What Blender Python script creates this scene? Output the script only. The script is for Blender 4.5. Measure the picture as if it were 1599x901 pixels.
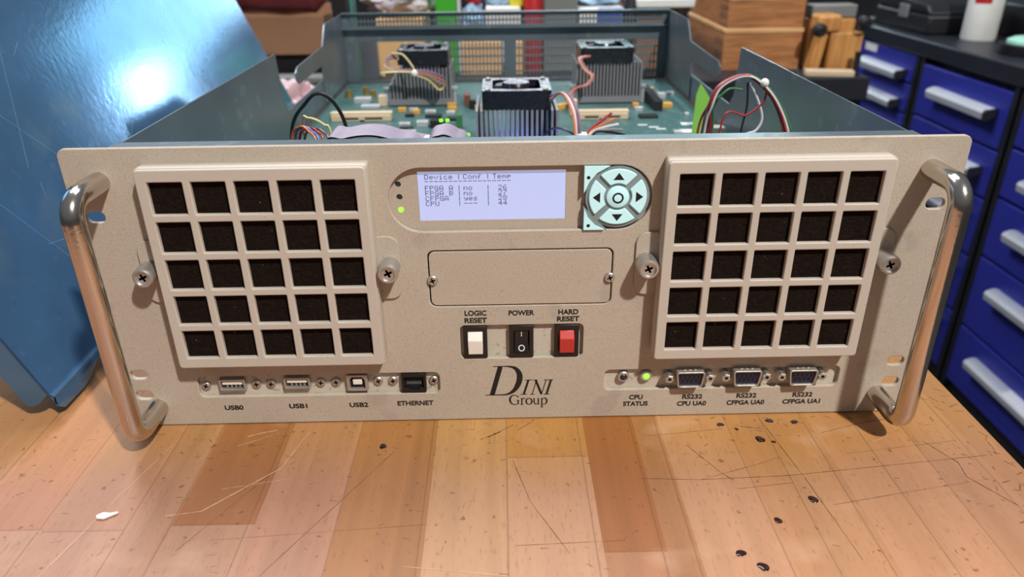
import bpy, math, random
from mathutils import Vector, Matrix, noise
random.seed(7)
S = bpy.context.scene
for o in list(bpy.data.objects): bpy.data.objects.remove(o)
COL = S.collection
R = math.radians

# ------------------------------------------------------------------ camera, world, lights, exposure
cam_d = bpy.data.cameras.new('camera'); cam = bpy.data.objects.new('camera', cam_d); COL.objects.link(cam)
cam.location = (-0.00807, -0.38251, 0.27972)
cam.rotation_euler = (1.11372, 0.01138, -0.01699)
cam_d.sensor_width = 36; cam_d.lens = 26.056; cam_d.clip_start = .01; cam_d.clip_end = 60
cam_d.dof.use_dof = True; cam_d.dof.focus_distance = .43; cam_d.dof.aperture_fstop = 8.5
S.camera = cam
S.view_settings.view_transform = 'Standard'; S.view_settings.look = 'None'
S.view_settings.gamma = 1; S.view_settings.exposure = 0.0; S.view_settings.use_curve_mapping = False

W = bpy.data.worlds.new('shop'); S.world = W; W.use_nodes = True
nt = W.node_tree; nt.nodes.clear()
out = nt.nodes.new('ShaderNodeOutputWorld'); bg = nt.nodes.new('ShaderNodeBackground')
tc = nt.nodes.new('ShaderNodeTexCoord'); sx = nt.nodes.new('ShaderNodeSeparateXYZ'); rp = nt.nodes.new('ShaderNodeValToRGB')
ma = nt.nodes.new('ShaderNodeMath'); ma.operation = 'MULTIPLY_ADD'; ma.inputs[1].default_value = .5; ma.inputs[2].default_value = .5
nt.links.new(tc.outputs['Generated'], sx.inputs[0]); nt.links.new(sx.outputs['Z'], ma.inputs[0]); nt.links.new(ma.outputs[0], rp.inputs[0])
nt.links.new(rp.outputs[0], bg.inputs[0]); nt.links.new(bg.outputs[0], out.inputs[0])
e = rp.color_ramp.elements
e[0].position = .0; e[0].color = (.10, .09, .08, 1)
e[1].position = 1.; e[1].color = (.62, .66, .72, 1)
q = e.new(.48); q.color = (.17, .17, .18, 1)
q = e.new(.62); q.color = (.40, .42, .46, 1)
bg.inputs[1].default_value = .32

def area(name, loc, target, sx_, sy_, power, color, roll=0):
    d = bpy.data.lights.new(name, 'AREA'); d.shape = 'RECTANGLE'; d.size = sx_; d.size_y = sy_; d.energy = power; d.color = color
    o = bpy.data.objects.new(name, d); COL.objects.link(o); o.location = loc
    o.rotation_euler = ((Vector(target) - Vector(loc)).to_track_quat('-Z', 'Y').to_matrix() @ Matrix.Rotation(R(roll), 3, 'Z')).to_euler()
    return o
area('ceiling_lamp_key', (.90, -1.40, 2.15), (0, 0, .08), .11, .11, 86, (1, .96, .91))
area('ceiling_lamp_overhead', (.10, .95, 2.2), (.1, .60, 0), .9, .9, 16, (.86, .92, 1))
area('cabinet_fill_light', (-.9, 1.25, 2.1), (.8, 1.3, -.2), 1.2, .5, 44, (.95, .97, 1))  # added fill to brighten the cabinet fronts and the rear clutter
area('rear_reflection_light', (.05, 5.0, .88), (0, .4, .15), 1.5, .55, 14, (.85, .92, 1))  # unseen light, added to reflect in the fan tops and rear lips
area('side_strip_lamp', (1.80, 4.85, .94), (-.3, .38, .13), .06, .60, 8, (.80, .95, 1), -30)
area('lid_halo_light', (1.15, 5.1, 1.30), (-.3, .38, .13), 1.5, .7, 12, (.58, .94, 1))  # unseen broad light, added for the halo around the lid highlight

# ------------------------------------------------------------------ materials
def lin(c):
    c = c / 255.
    return c / 12.92 if c <= .04045 else ((c + .055) / 1.055) ** 2.4
def rgb(r, g, b): return (lin(r), lin(g), lin(b), 1)
def N(t, kind, **kw):
    n = t.nodes.new(kind)
    for k, v in kw.items(): setattr(n, k, v)
    return n
def mat(name, col, rough=.5, metal=0., var=.06, scale=40., bump=0., bscale=200., emit=None, estr=0., spec=None, speck=None, coat=0., trans=0., alpha=1.):
    """principled material with procedural colour variation, optional bump and optional dark specks"""
    m = bpy.data.materials.new(name); m.use_nodes = True; t = m.node_tree; L = t.links
    p = t.nodes['Principled BSDF']
    p.inputs['Roughness'].default_value = rough; p.inputs['Metallic'].default_value = metal
    if spec is not None: p.inputs['Specular IOR Level'].default_value = spec
    if coat: p.inputs['Coat Weight'].default_value = coat; p.inputs['Coat Roughness'].default_value = .1
    if trans: p.inputs['Transmission Weight'].default_value = trans
    if alpha < 1: p.inputs['Alpha'].default_value = alpha
    c = rgb(*col)
    co = N(t, 'ShaderNodeTexCoord')
    nz = N(t, 'ShaderNodeTexNoise'); nz.inputs['Scale'].default_value = scale; nz.inputs['Detail'].default_value = 5
    L.new(co.outputs['Object'], nz.inputs['Vector'])
    mx = N(t, 'ShaderNodeMix', data_type='RGBA')
    mx.inputs['A'].default_value = tuple(min(1, x * (1 - var * 1.6)) for x in c[:3]) + (1,)
    mx.inputs['B'].default_value = tuple(min(1, x * (1 + var * 1.6)) for x in c[:3]) + (1,)
    L.new(nz.outputs['Fac'], mx.inputs['Factor'])
    last = mx.outputs['Result']
    if speck:
        for (sc, th, colr, f) in speck:
            n2 = N(t, 'ShaderNodeTexNoise'); n2.inputs['Scale'].default_value = sc; n2.inputs['Detail'].default_value = 3
            L.new(co.outputs['Object'], n2.inputs['Vector'])
            mr = N(t, 'ShaderNodeMapRange'); mr.inputs['From Min'].default_value = th; mr.inputs['From Max'].default_value = th + .06
            mr.inputs['To Max'].default_value = f
            L.new(n2.outputs['Fac'], mr.inputs['Value'])
            m2 = N(t, 'ShaderNodeMix', data_type='RGBA'); m2.inputs['B'].default_value = rgb(*colr)
            L.new(mr.outputs['Result'], m2.inputs['Factor']); L.new(last, m2.inputs['A']); last = m2.outputs['Result']
    L.new(last, p.inputs['Base Color'])
    if bump:
        n3 = N(t, 'ShaderNodeTexNoise'); n3.inputs['Scale'].default_value = bscale; n3.inputs['Detail'].default_value = 4
        L.new(co.outputs['Object'], n3.inputs['Vector'])
        b = N(t, 'ShaderNodeBump'); b.inputs['Strength'].default_value = bump; b.inputs['Distance'].default_value = .001
        L.new(n3.outputs['Fac'], b.inputs['Height']); L.new(b.outputs['Normal'], p.inputs['Normal'])
    if emit:
        p.inputs['Emission Color'].default_value = rgb(*emit); p.inputs['Emission Strength'].default_value = estr
    return m
M = {}
M['panel'] = mat('beige_paint', (182, 170, 154), .52, var=.05, scale=18, bump=.12, bscale=900,
                 speck=[(1500, .55, (120, 106, 94), .32), (30, .60, (140, 128, 114), .25), (600, .70, (70, 60, 52), .5)])
M['filter'] = mat('filter_frame_paint', (190, 180, 167), .48, var=.03, scale=22, speck=[(500, .68, (120, 108, 96), .45)])
M['cement'] = mat('grey_bracket_paint', (190, 182, 166), .6, var=.08, scale=60, speck=[(300, .6, (110, 100, 88), .5)])
M['foam'] = mat('filter_foam', (28, 20, 16), .95, spec=.08, var=.5, scale=500, bump=1., bscale=700, speck=[(260, .72, (120, 110, 98), .5)])
M['steel'] = mat('polished_steel', (205, 198, 188), .17, 1., var=.05, scale=30, bump=.05, bscale=500)
M['nickel'] = mat('nickel_plate', (196, 194, 190), .42, .85, var=.05)
M['dark'] = mat('black_plastic', (22, 21, 22), .38, var=.1)
M['fanplastic'] = mat('shiny_black_plastic', (22, 23, 32), .2, var=.1, spec=.8, bump=.9, bscale=150)
M['ink'] = mat('black_print', (18, 15, 14), .6)
M['shadow'] = mat('dark_interior', (14, 13, 13), .8)
M['white'] = mat('white_plastic', (232, 226, 216), .35, var=.02)
M['red'] = mat('red_plastic', (186, 52, 44), .35, var=.04)
M['wht_ink'] = mat('white_print', (225, 225, 225), .6)
M['lcd'] = mat('lcd_glass', (150, 160, 200), .25, var=.02, emit=(176, 186, 226), estr=.62)
M['lcdink'] = mat('lcd_pixels', (62, 66, 108), .4)
M['key'] = mat('lit_key_rubber', (190, 225, 226), .4, var=.04, emit=(160, 222, 230), estr=.30)
M['keypcb'] = mat('keypad_board', (128, 138, 138), .45, var=.1, emit=(90, 130, 140), estr=.03)
M['green_led'] = mat('lit_green_led', (120, 235, 60), .3, emit=(130, 255, 50), estr=1.8)
M['off_led'] = mat('unlit_led', (40, 48, 40), .25)
M['port'] = mat('port_metal', (186, 182, 174), .38, .7, var=.05)
M['blue_in'] = mat('dark_blue_plastic', (26, 28, 50), .4)
M['zinc'] = mat('zinc_plated_steel', (116, 128, 136), .38, .6, var=.2, scale=14, bump=.05, bscale=300, speck=[(60, .62, (150, 165, 172), .4)])
M['sheet'] = mat('blue_zinc_sheet', (88, 130, 172), .135, .62, var=.16, scale=30, bump=.08, bscale=200, speck=[(90, .64, (150, 180, 205), .15), (12, .62, (120, 150, 170), .4), (240, .66, (60, 90, 120), .4)])
M['pcb'] = mat('green_circuit_board', (62, 98, 96), .42, var=.22, scale=45, speck=[(160, .60, (104, 140, 134), .5), (330, .66, (176, 190, 180), .5)])
M['alu'] = mat('grey_aluminium', (150, 150, 156), .40, .45, var=.06)
M['beige'] = mat('beige_connector', (206, 186, 156), .5, var=.05)
M['tan'] = mat('tantalum_capacitor', (206, 158, 74), .45)
M['gold'] = mat('brass', (205, 165, 90), .3, .8)
M['silver'] = mat('silver_part', (205, 208, 212), .35, .5)
M['chip'] = mat('black_chip', (26, 27, 30), .5)
M['ribbon'] = mat('grey_ribbon_cable', (140, 130, 148), .55, var=.12, scale=120)
for k, c in dict(w_black=(24, 24, 26), w_red=(150, 40, 48), w_white=(205, 200, 205), w_yellow=(204, 194, 138), w_blue=(92, 104, 170), w_orange=(196, 112, 62), w_green=(60, 110, 70), w_brown=(120, 74, 60), w_purple=(120, 96, 140), w_grey=(140, 136, 140), w_pink=(190, 110, 112)).items():
    M[k] = mat('insulation_' + k[2:], c, .4)
M['lime'] = mat('lime_green_tape', (128, 190, 78), .5)
M['cab'] = mat('blue_enamel', (44, 50, 150), .38, var=.05, scale=6)
M['cabdark'] = mat('dark_enamel', (30, 31, 38), .45, var=.1)
M['worktop'] = mat('black_worktop', (34, 36, 46), .4, var=.15)
M['draw_alu'] = mat('anodised_aluminium', (206, 210, 220), .32, .30)
M['blackcase'] = mat('black_case_plastic', (26, 26, 31), .45, var=.2)
M['card'] = mat('cardboard', (150, 112, 84), .85, var=.08, scale=20)
M['card2'] = mat('pale_cardboard', (222, 180, 128), .8, var=.06, scale=20)
M['maroon'] = mat('maroon_leather', (112, 46, 52), .42, var=.25, scale=14, bump=.4, bscale=40)
M['rag'] = mat('pinkish_cloth', (206, 178, 184), .9, var=.12, scale=20, bump=.4, bscale=60)
M['bag'] = mat('white_plastic_bag', (216, 206, 216), .4, var=.1, scale=12)
M['pinkbag'] = mat('pink_plastic', (236, 150, 186), .4)
M['greenp'] = mat('bright_green_plastic', (66, 176, 44), .45)
M['redp'] = mat('red_enamel', (176, 30, 34), .45)
M['greyp'] = mat('grey_card', (120, 122, 120), .6)
M['whitep'] = mat('white_card', (226, 226, 222), .6)
M['lblue'] = mat('pale_blue_plastic', (166, 196, 222), .5)
M['bluep'] = mat('mid_blue_plastic', (60, 92, 170), .5)
M['yellow'] = mat('yellow_plastic', (226, 212, 60), .5)
M['mint'] = mat('mint_plastic', (168, 226, 206), .5)
M['floor'] = mat('shop_floor', (74, 72, 72), .6, var=.2, scale=3)
M['wall'] = mat('shop_wall', (52, 52, 58), .8, var=.2, scale=3)
M['oil'] = mat('dark_red_drip', (44, 16, 14), .12, var=.1, coat=.6)
M['chipw'] = mat('white_flake', (226, 222, 214), .6)
M['scr_d'] = mat('dark_scratch', (104, 70, 46), .7)
M['scr_w'] = mat('pale_scratch', (200, 164, 134), .6)

def wood(name, cols, scale=(14, 2, 14), rough=.45):
    m = bpy.data.materials.new(name); m.use_nodes = True; t = m.node_tree; L = t.links; p = t.nodes['Principled BSDF']
    p.inputs['Roughness'].default_value = rough
    co = N(t, 'ShaderNodeTexCoord'); mp = N(t, 'ShaderNodeMapping'); mp.inputs['Scale'].default_value = scale
    nz = N(t, 'ShaderNodeTexNoise'); nz.inputs['Scale'].default_value = 6; nz.inputs['Detail'].default_value = 6; nz.inputs['Distortion'].default_value = .6
    cr = N(t, 'ShaderNodeValToRGB'); cr.color_ramp.elements[0].position = .3; cr.color_ramp.elements[1].position = .7
    cr.color_ramp.elements[0].color = rgb(*cols[0]); cr.color_ramp.elements[1].color = rgb(*cols[1])
    L.new(co.outputs['Object'], mp.inputs[0]); L.new(mp.outputs[0], nz.inputs['Vector']); L.new(nz.outputs['Fac'], cr.inputs[0]); L.new(cr.outputs[0], p.inputs['Base Color'])
    return m
M['crate'] = wood('crate_wood', ((150, 96, 58), (196, 138, 88)), (2, 2, 22))
M['cratelid'] = wood('pale_lid_wood', ((206, 156, 100), (228, 184, 132)), (2, 2, 22))
M['endgrain'] = wood('end_grain_wood', ((120, 84, 62), (150, 110, 82)), (12, 12, 12))
M['golden'] = wood('golden_wood', ((176, 116, 58), (214, 158, 92)), (14, 14, 2))

# bench top: butcher block, strips run away from the camera
STRIP = [  # right edge x (m), near colour, far colour, end-joint y
    (-.340, (163, 115, 83), (170, 119, 83), -.50), (-.296, (166, 118, 85), (170, 118, 81), -.088), (-.252, (168, 121, 88), (166, 111, 76), -.088),
    (-.2075, (170, 122, 88), (167, 117, 81), -.0897), (-.1845, (167, 119, 84), (170, 121, 83), -.40), (-.144, (171, 124, 87), (155, 99, 58), -.0870),
    (-.098, (170, 119, 85), (170, 119, 84), -.45), (-.0535, (163, 109, 70), (157, 105, 62), -.30), (-.0085, (175, 128, 88), (175, 128, 85), -.40),
    (.0355, (177, 128, 88), (170, 119, 67), -.0375), (.068, (166, 111, 70), (151, 92, 48), -.1115), (.084, (170, 118, 81), (159, 106, 63), -.30),
    (.128, (177, 128, 91), (172, 122, 81), -.48), (.150, (175, 124, 83), (171, 119, 74), -.40), (.176, (163, 109, 67), (168, 117, 72), -.30),
    (.206, (170, 118, 77), (171, 119, 76), -.44), (.234, (172, 122, 81), (170, 118, 77), -.35), (.262, (170, 119, 79), (171, 119, 79), -.5), (.50, (166, 115, 76), (166, 115, 76), -.5)]
def bench_material():
    m = bpy.data.materials.new('butcher_block'); m.use_nodes = True; t = m.node_tree; L = t.links; p = t.nodes['Principled BSDF']
    co = N(t, 'ShaderNodeTexCoord'); sp = N(t, 'ShaderNodeSeparateXYZ'); L.new(co.outputs['Object'], sp.inputs[0])
    def math_(op, a, b=None, c=None):
        n = N(t, 'ShaderNodeMath', operation=op)
        for i, v in enumerate((a, b, c)):
            if v is None: continue
            if isinstance(v, (int, float)): n.inputs[i].default_value = v
            else: L.new(v, n.inputs[i])
        return n.outputs[0]
    X, Y = sp.outputs['X'], sp.outputs['Y']
    xs = X
    u = math_('MULTIPLY_ADD', xs, 1.0, .5)        # 0..1 over x -.5...5
    def ramp(vals):
        r = N(t, 'ShaderNodeValToRGB'); r.color_ramp.interpolation = 'CONSTANT'; el = r.color_ramp.elements
        el[0].position = 0; el[0].color = vals[0]; el[1].position = STRIP[0][0] + .5; el[1].color = vals[1]
        for i in range(2, len(vals)): el.new(STRIP[i - 1][0] + .5).color = vals[i]
        L.new(u, r.inputs[0]); return r.outputs[0]
    near = ramp([rgb(*s[1]) for s in STRIP]); far = ramp([rgb(*s[2]) for s in STRIP])
    joint = ramp([((s[3] + 1), (s[3] + 1), (s[3] + 1), 1) for s in STRIP])
    tint = ramp([((i * .37) % 1, (i * .61) % 1, (i * .83) % 1, 1) for i in range(len(STRIP))])
    jy = math_('SUBTRACT', joint, 1.0)
    isfar = math_('GREATER_THAN', Y, jy)
    mx = N(t, 'ShaderNodeMix', data_type='RGBA'); L.new(isfar, mx.inputs['Factor']); L.new(near, mx.inputs['A']); L.new(far, mx.inputs['B'])
    # grain
    tm = math_('MULTIPLY', tint, 7.)
    cb = N(t, 'ShaderNodeCombineXYZ'); L.new(math_('MULTIPLY', xs, 130.), cb.inputs[0]); L.new(math_('MULTIPLY', Y, 5.), cb.inputs[1]); L.new(tm, cb.inputs[2])
    nz = N(t, 'ShaderNodeTexNoise'); nz.inputs['Scale'].default_value = 1; nz.inputs['Detail'].default_value = 6; nz.inputs['Distortion'].default_value = .5
    L.new(cb.outputs[0], nz.inputs['Vector'])
    cb2 = N(t, 'ShaderNodeCombineXYZ'); L.new(math_('MULTIPLY', xs, 22.), cb2.inputs[0]); L.new(math_('MULTIPLY', Y, 2.4), cb2.inputs[1]); L.new(tm, cb2.inputs[2])
    nb = N(t, 'ShaderNodeTexNoise'); nb.inputs['Scale'].default_value = 1; nb.inputs['Detail'].default_value = 3; L.new(cb2.outputs[0], nb.inputs['Vector'])
    gr = math_('ADD', math_('MULTIPLY', nz.outputs['Fac'], .55), math_('MULTIPLY', nb.outputs['Fac'], .75))
    mr = N(t, 'ShaderNodeMapRange'); mr.inputs['From Min'].default_value = .42; mr.inputs['From Max'].default_value = .88; mr.inputs['To Min'].default_value = .80; mr.inputs['To Max'].default_value = 1.13
    L.new(gr, mr.inputs['Value'])
    hs = N(t, 'ShaderNodeHueSaturation'); L.new(mx.outputs['Result'], hs.inputs['Color']); L.new(mr.outputs[0], hs.inputs['Value'])
    hs.inputs['Saturation'].default_value = 1.0
    # light painted into the wood colour: yellow bounce near the panel, cooler, paler in front
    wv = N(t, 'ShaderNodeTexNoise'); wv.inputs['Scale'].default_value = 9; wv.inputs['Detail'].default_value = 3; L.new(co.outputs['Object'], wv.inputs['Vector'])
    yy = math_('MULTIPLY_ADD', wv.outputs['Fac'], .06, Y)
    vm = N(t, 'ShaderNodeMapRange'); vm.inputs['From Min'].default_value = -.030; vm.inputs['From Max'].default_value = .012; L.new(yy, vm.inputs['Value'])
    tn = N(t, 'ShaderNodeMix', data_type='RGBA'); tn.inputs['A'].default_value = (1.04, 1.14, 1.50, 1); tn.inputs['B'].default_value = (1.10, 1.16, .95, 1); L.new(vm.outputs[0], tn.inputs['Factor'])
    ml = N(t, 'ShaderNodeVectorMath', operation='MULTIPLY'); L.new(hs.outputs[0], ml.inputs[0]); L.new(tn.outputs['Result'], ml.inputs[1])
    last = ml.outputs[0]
    # fleck pores, blotchy wear, seams
    def mixin(last, fac, col):
        k = N(t, 'ShaderNodeMix', data_type='RGBA'); k.inputs['B'].default_value = rgb(*col); L.new(fac, k.inputs['Factor']); L.new(last, k.inputs['A']); return k.outputs['Result']
    def noisemask(scale, lo, hi, f, sc=(1, 1, 1), det=4):
        mp = N(t, 'ShaderNodeMapping'); mp.inputs['Scale'].default_value = sc; L.new(co.outputs['Object'], mp.inputs[0])
        n = N(t, 'ShaderNodeTexNoise'); n.inputs['Scale'].default_value = scale; n.inputs['Detail'].default_value = det; L.new(mp.outputs[0], n.inputs['Vector'])
        r = N(t, 'ShaderNodeMapRange'); r.inputs['From Min'].default_value = lo; r.inputs['From Max'].default_value = hi; r.inputs['To Max'].default_value = f
        L.new(n.outputs['Fac'], r.inputs['Value']); return r.outputs[0]
    last = mixin(last, noisemask(620, .57, .68, .38, (1, .20, 1)), (140, 92, 58))
    last = mixin(last, noisemask(170, .66, .71, .65), (96, 62, 40))
    last = mixin(last, noisemask(10, .55, .72, .30), (166, 112, 66))
    last = mixin(last, noisemask(16, .60, .75, .25, (1, 1.4, 1)), (222, 186, 160))
    edge = None
    for i, s in enumerate(STRIP[:-1]):
        d = math_('ABSOLUTE', math_('SUBTRACT', xs, s[0]))
        edge = d if edge is None else math_('MINIMUM', edge, d)
    dj = math_('ABSOLUTE', math_('SUBTRACT', Y, jy)); edge = math_('MINIMUM', edge, dj)
    em = N(t, 'ShaderNodeMapRange'); em.inputs['From Min'].default_value = .0; em.inputs['From Max'].default_value = .0007; em.inputs['To Min'].default_value = .48; em.inputs['To Max'].default_value = 0
    L.new(edge, em.inputs['Value']); last = mixin(last, em.outputs[0], (104, 66, 40))
    L.new(last, p.inputs['Base Color'])
    rn = N(t, 'ShaderNodeMapRange'); rn.inputs['To Min'].default_value = .42; rn.inputs['To Max'].default_value = .62; L.new(nb.outputs['Fac'], rn.inputs['Value']); L.new(rn.outputs[0], p.inputs['Roughness'])
    bp = N(t, 'ShaderNodeBump'); bp.inputs['Strength'].default_value = .12; bp.inputs['Distance'].default_value = .0006; L.new(nz.outputs['Fac'], bp.inputs['Height']); L.new(bp.outputs[0], p.inputs['Normal'])
    return m
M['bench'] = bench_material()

# ------------------------------------------------------------------ mesh builder
class MB:
    def __init__(s): s.v = []; s.f = []; s.mi = []; s.m = 0
    def add(s, vs, fs):
        b = len(s.v); s.v += [tuple(v) for v in vs]
        for f in fs: s.f.append(tuple(i + b for i in f)); s.mi.append(s.m)
        return s
    def box(s, x0, x1, y0, y1, z0, z1):
        vs = [(x, y, z) for z in (z0, z1) for y in (y0, y1) for x in (x0, x1)]
        return s.add(vs, [(0, 2, 3, 1), (4, 5, 7, 6), (0, 1, 5, 4), (2, 6, 7, 3), (0, 4, 6, 2), (1, 3, 7, 5)])
    def cyl(s, p0, p1, r0, r1=None, n=24, caps=True):
        r1 = r0 if r1 is None else r1; p0, p1 = Vector(p0), Vector(p1); a = (p1 - p0).normalized()
        u = a.orthogonal().normalized(); w = a.cross(u)
        vs = []
        for p, r in ((p0, r0), (p1, r1)):
            for i in range(n):
                t = 2 * math.pi * i / n; vs.append(p + u * (r * math.cos(t)) + w * (r * math.sin(t)))
        fs = [(i, (i + 1) % n, n + (i + 1) % n, n + i) for i in range(n)]
        if caps: fs += [tuple(range(n - 1, -1, -1)), tuple(range(n, 2 * n))]
        return s.add(vs, fs)
    def lathe(s, prof, c, axis, n=32):
        """prof: (radius, height along axis); closed at both ends"""
        a = Vector(axis).normalized(); u = a.orthogonal().normalized(); w = a.cross(u); c = Vector(c); vs = []
        for r, h in prof:
            for i in range(n):
                t = 2 * math.pi * i / n; vs.append(c + a * h + u * (r * math.cos(t)) + w * (r * math.sin(t)))
        fs = []
        for k in range(len(prof) - 1):
            for i in range(n): fs.append((k * n + i, k * n + (i + 1) % n, (k + 1) * n + (i + 1) % n, (k + 1) * n + i))
        fs += [tuple(range(n - 1, -1, -1)), tuple(range((len(prof) - 1) * n, len(prof) * n))]
        return s.add(vs, fs)
    def tube(s, pts, r, n=10, sub=8, smooth=True):
        P = [Vector(p) for p in pts]
        if smooth and len(P) > 2:
            Q = [2 * P[0] - P[1]] + P + [2 * P[-1] - P[-2]]; o = []
            for i in range(1, len(Q) - 2):
                for k in range(sub):
                    t = k / sub; a, b, c, d = Q[i - 1:i + 3]
                    o.append(.5 * ((2 * b) + (c - a) * t + (2 * a - 5 * b + 4 * c - d) * t * t + (3 * b - 3 * c + d - a) * t ** 3))
            P = o + [P[-1]]
        vs = []; up = None
        for i, p in enumerate(P):
            a = (P[min(i + 1, len(P) - 1)] - P[max(i - 1, 0)]).normalized()
            if up is None: up = a.orthogonal().normalized()
            up = (up - a * up.dot(a)).normalized(); w = a.cross(up)
            rr = r(i / (len(P) - 1)) if callable(r) else r
            for k in range(n):
                t = 2 * math.pi * k / n; vs.append(p + up * (rr * math.cos(t)) + w * (rr * math.sin(t)))
        fs = []
        for i in range(len(P) - 1):
            for k in range(n): fs.append((i * n + k, i * n + (k + 1) % n, (i + 1) * n + (k + 1) % n, (i + 1) * n + k))
        fs += [tuple(range(n - 1, -1, -1)), tuple(range((len(P) - 1) * n, len(P) * n))]
        return s.add(vs, fs)
    def prism(s, poly, axis, a0, a1):
        """poly extruded along axis; 'y': (x,z)  'x': (y,z)  'z': (x,y)"""
        mk = {'y': lambda p, a: (p[0], a, p[1]), 'x': lambda p, a: (a, p[0], p[1]), 'z': lambda p, a: (p[0], p[1], a)}[axis]
        n = len(poly)
        area_ = sum(poly[i][0] * poly[(i + 1) % n][1] - poly[(i + 1) % n][0] * poly[i][1] for i in range(n))
        if (area_ > 0) == (axis == 'y'): poly = poly[::-1]
        vs = [mk(p, a0) for p in poly] + [mk(p, a1) for p in poly]
        return s.add(vs, [tuple(range(n - 1, -1, -1)), tuple(range(n, 2 * n))] + [(i, (i + 1) % n, n + (i + 1) % n, n + i) for i in range(n)])
    def plate(s, outlines, y0, t, bev=0., res=2):
        """flat plate with holes in the x-z plane; front face at y0 facing -y, thickness t"""
        cu = bpy.data.curves.new('tmp', 'CURVE'); cu.dimensions = '2D'; cu.fill_mode = 'BOTH'
        cu.extrude = t / 2 - bev; cu.bevel_depth = bev; cu.bevel_resolution = res; cu.offset = -bev
        for ol in outlines:
            sp = cu.splines.new('POLY'); sp.points.add(len(ol) - 1); sp.use_cyclic_u = True
            for p_, (x, z) in zip(sp.points, ol): p_.co = (x, z, 0, 1)
        o = bpy.data.objects.new('tmp', cu); COL.objects.link(o); dg = bpy.context.evaluated_depsgraph_get()
        me = bpy.data.meshes.new_from_object(o.evaluated_get(dg))
        s.add([(v.co.x, y0 + t / 2 - v.co.z, v.co.y) for v in me.vertices], [tuple(p.vertices) for p in me.polygons])
        bpy.data.objects.remove(o); bpy.data.curves.remove(cu); bpy.data.meshes.remove(me); return s
    def text(s, body, cx, cz, width, height, y0, t=.00012, bold=.03):
        cu = bpy.data.curves.new('tmp', 'FONT'); cu.body = body; cu.size = 1; cu.extrude = .01; cu.offset = bold
        o = bpy.data.objects.new('tmp', cu); COL.objects.link(o); dg = bpy.context.evaluated_depsgraph_get()
        me = bpy.data.meshes.new_from_object(o.evaluated_get(dg))
        xs = [v.co.x for v in me.vertices]; ys = [v.co.y for v in me.vertices]
        sx_ = width / (max(xs) - min(xs)); sy_ = height / (max(ys) - min(ys)); mx_ = (max(xs) + min(xs)) / 2; my_ = (max(ys) + min(ys)) / 2
        s.add([(cx + (v.co.x - mx_) * sx_, y0 - t * (v.co.z + .01) / .02, cz + (v.co.y - my_) * sy_) for v in me.vertices], [tuple(p.vertices) for p in me.polygons])
        bpy.data.objects.remove(o); bpy.data.curves.remove(cu); bpy.data.meshes.remove(me); return s
    def stroke(s, pts, y0, t=.00012, curved=False):
        """flat ink stroke in the x-z plane; pts = (x, z, width)"""
        P = [Vector(p) for p in pts]
        if curved:
            Q = [2 * P[0] - P[1]] + P + [2 * P[-1] - P[-2]]; o = []
            for i in range(1, len(Q) - 2):
                for k in range(8):
                    u = k / 8; a, b, c, d = Q[i - 1:i + 3]
                    o.append(.5 * ((2 * b) + (c - a) * u + (2 * a - 5 * b + 4 * c - d) * u * u + (3 * b - 3 * c + d - a) * u ** 3))
            P = o + [P[-1]]
        vs = []
        for i, p in enumerate(P):
            d = P[min(i + 1, len(P) - 1)] - P[max(i - 1, 0)]; n = Vector((-d.y, d.x)).normalized() * max(p.z, 1e-5) / 2
            vs += [(p.x + n.x, y0 - t, p.y + n.y), (p.x - n.x, y0 - t, p.y - n.y)]
        return s.add(vs, [(2 * i, 2 * i + 1, 2 * i + 3, 2 * i + 2) for i in range(len(P) - 1)])
    def blob(s, c, r, amp=.25, freq=2., seed=0, sub=4, flat=True):
        import bmesh
        bm = bmesh.new(); bmesh.ops.create_icosphere(bm, subdivisions=sub, radius=1)
        vs = []
        for v in bm.verts:
            d = v.co.normalized(); k = 1 + amp * noise.fractal(d * freq + Vector((seed, seed * 1.7, 0)), 1, 2, 4)
            p = Vector((c[0] + d.x * r[0] * k, c[1] + d.y * r[1] * k, c[2] + d.z * r[2] * k))
            if flat: p.z = max(p.z, c[2] - r[2] * .98)
            vs.append(p)
        bm.verts.index_update(); fs = [tuple(v.index for v in f.verts) for f in bm.faces]; bm.free()
        return s.add(vs, fs)

WORLD = {}
def obj(name, mb, mats, parent=None, bevel=0., smooth=True, origin=None, label=None, seg=2):
    me = bpy.data.meshes.new(name)
    xs, ys, zs = zip(*mb.v)
    o0 = Vector(origin) if origin is not None else Vector(((min(xs) + max(xs)) / 2, (min(ys) + max(ys)) / 2, min(zs)))
    me.from_pydata([(x - o0.x, y - o0.y, z - o0.z) for x, y, z in mb.v], [], mb.f)
    if not isinstance(mats, (list, tuple)): mats = [mats]
    for m in mats: me.materials.append(M[m] if isinstance(m, str) else m)
    if len(mats) > 1: me.polygons.foreach_set('material_index', mb.mi)
    if smooth:
        me.polygons.foreach_set('use_smooth', [True] * len(me.polygons)); me.set_sharp_from_angle(angle=R(38))
    me.update()
    o = bpy.data.objects.new(name, me); COL.objects.link(o)
    if parent is not None:
        o.parent = parent; o.location = o0 - WORLD[parent.name]
    else: o.location = o0
    WORLD[o.name] = o0
    if bevel:
        b = o.modifiers.new('bevel', 'BEVEL'); b.width = bevel; b.segments = seg; b.limit_method = 'ANGLE'; b.angle_limit = R(40); b.harden_normals = False
    if label: o['label'] = label
    return o
def thing(name, loc, label, cat, group=None):
    o = bpy.data.objects.new(name, None); COL.objects.link(o); o.location = loc; o.empty_display_size = .05
    WORLD[o.name] = Vector(loc); return tag(o, label, cat, group)
def tag(o, label, cat, group=None):
    o['label'] = label; o['category'] = cat
    if group: o['group'] = group
    return o
def struct(name, mb, mats, **k):
    o = obj(name, mb, mats, **k); o['kind'] = 'structure'; return o
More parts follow.
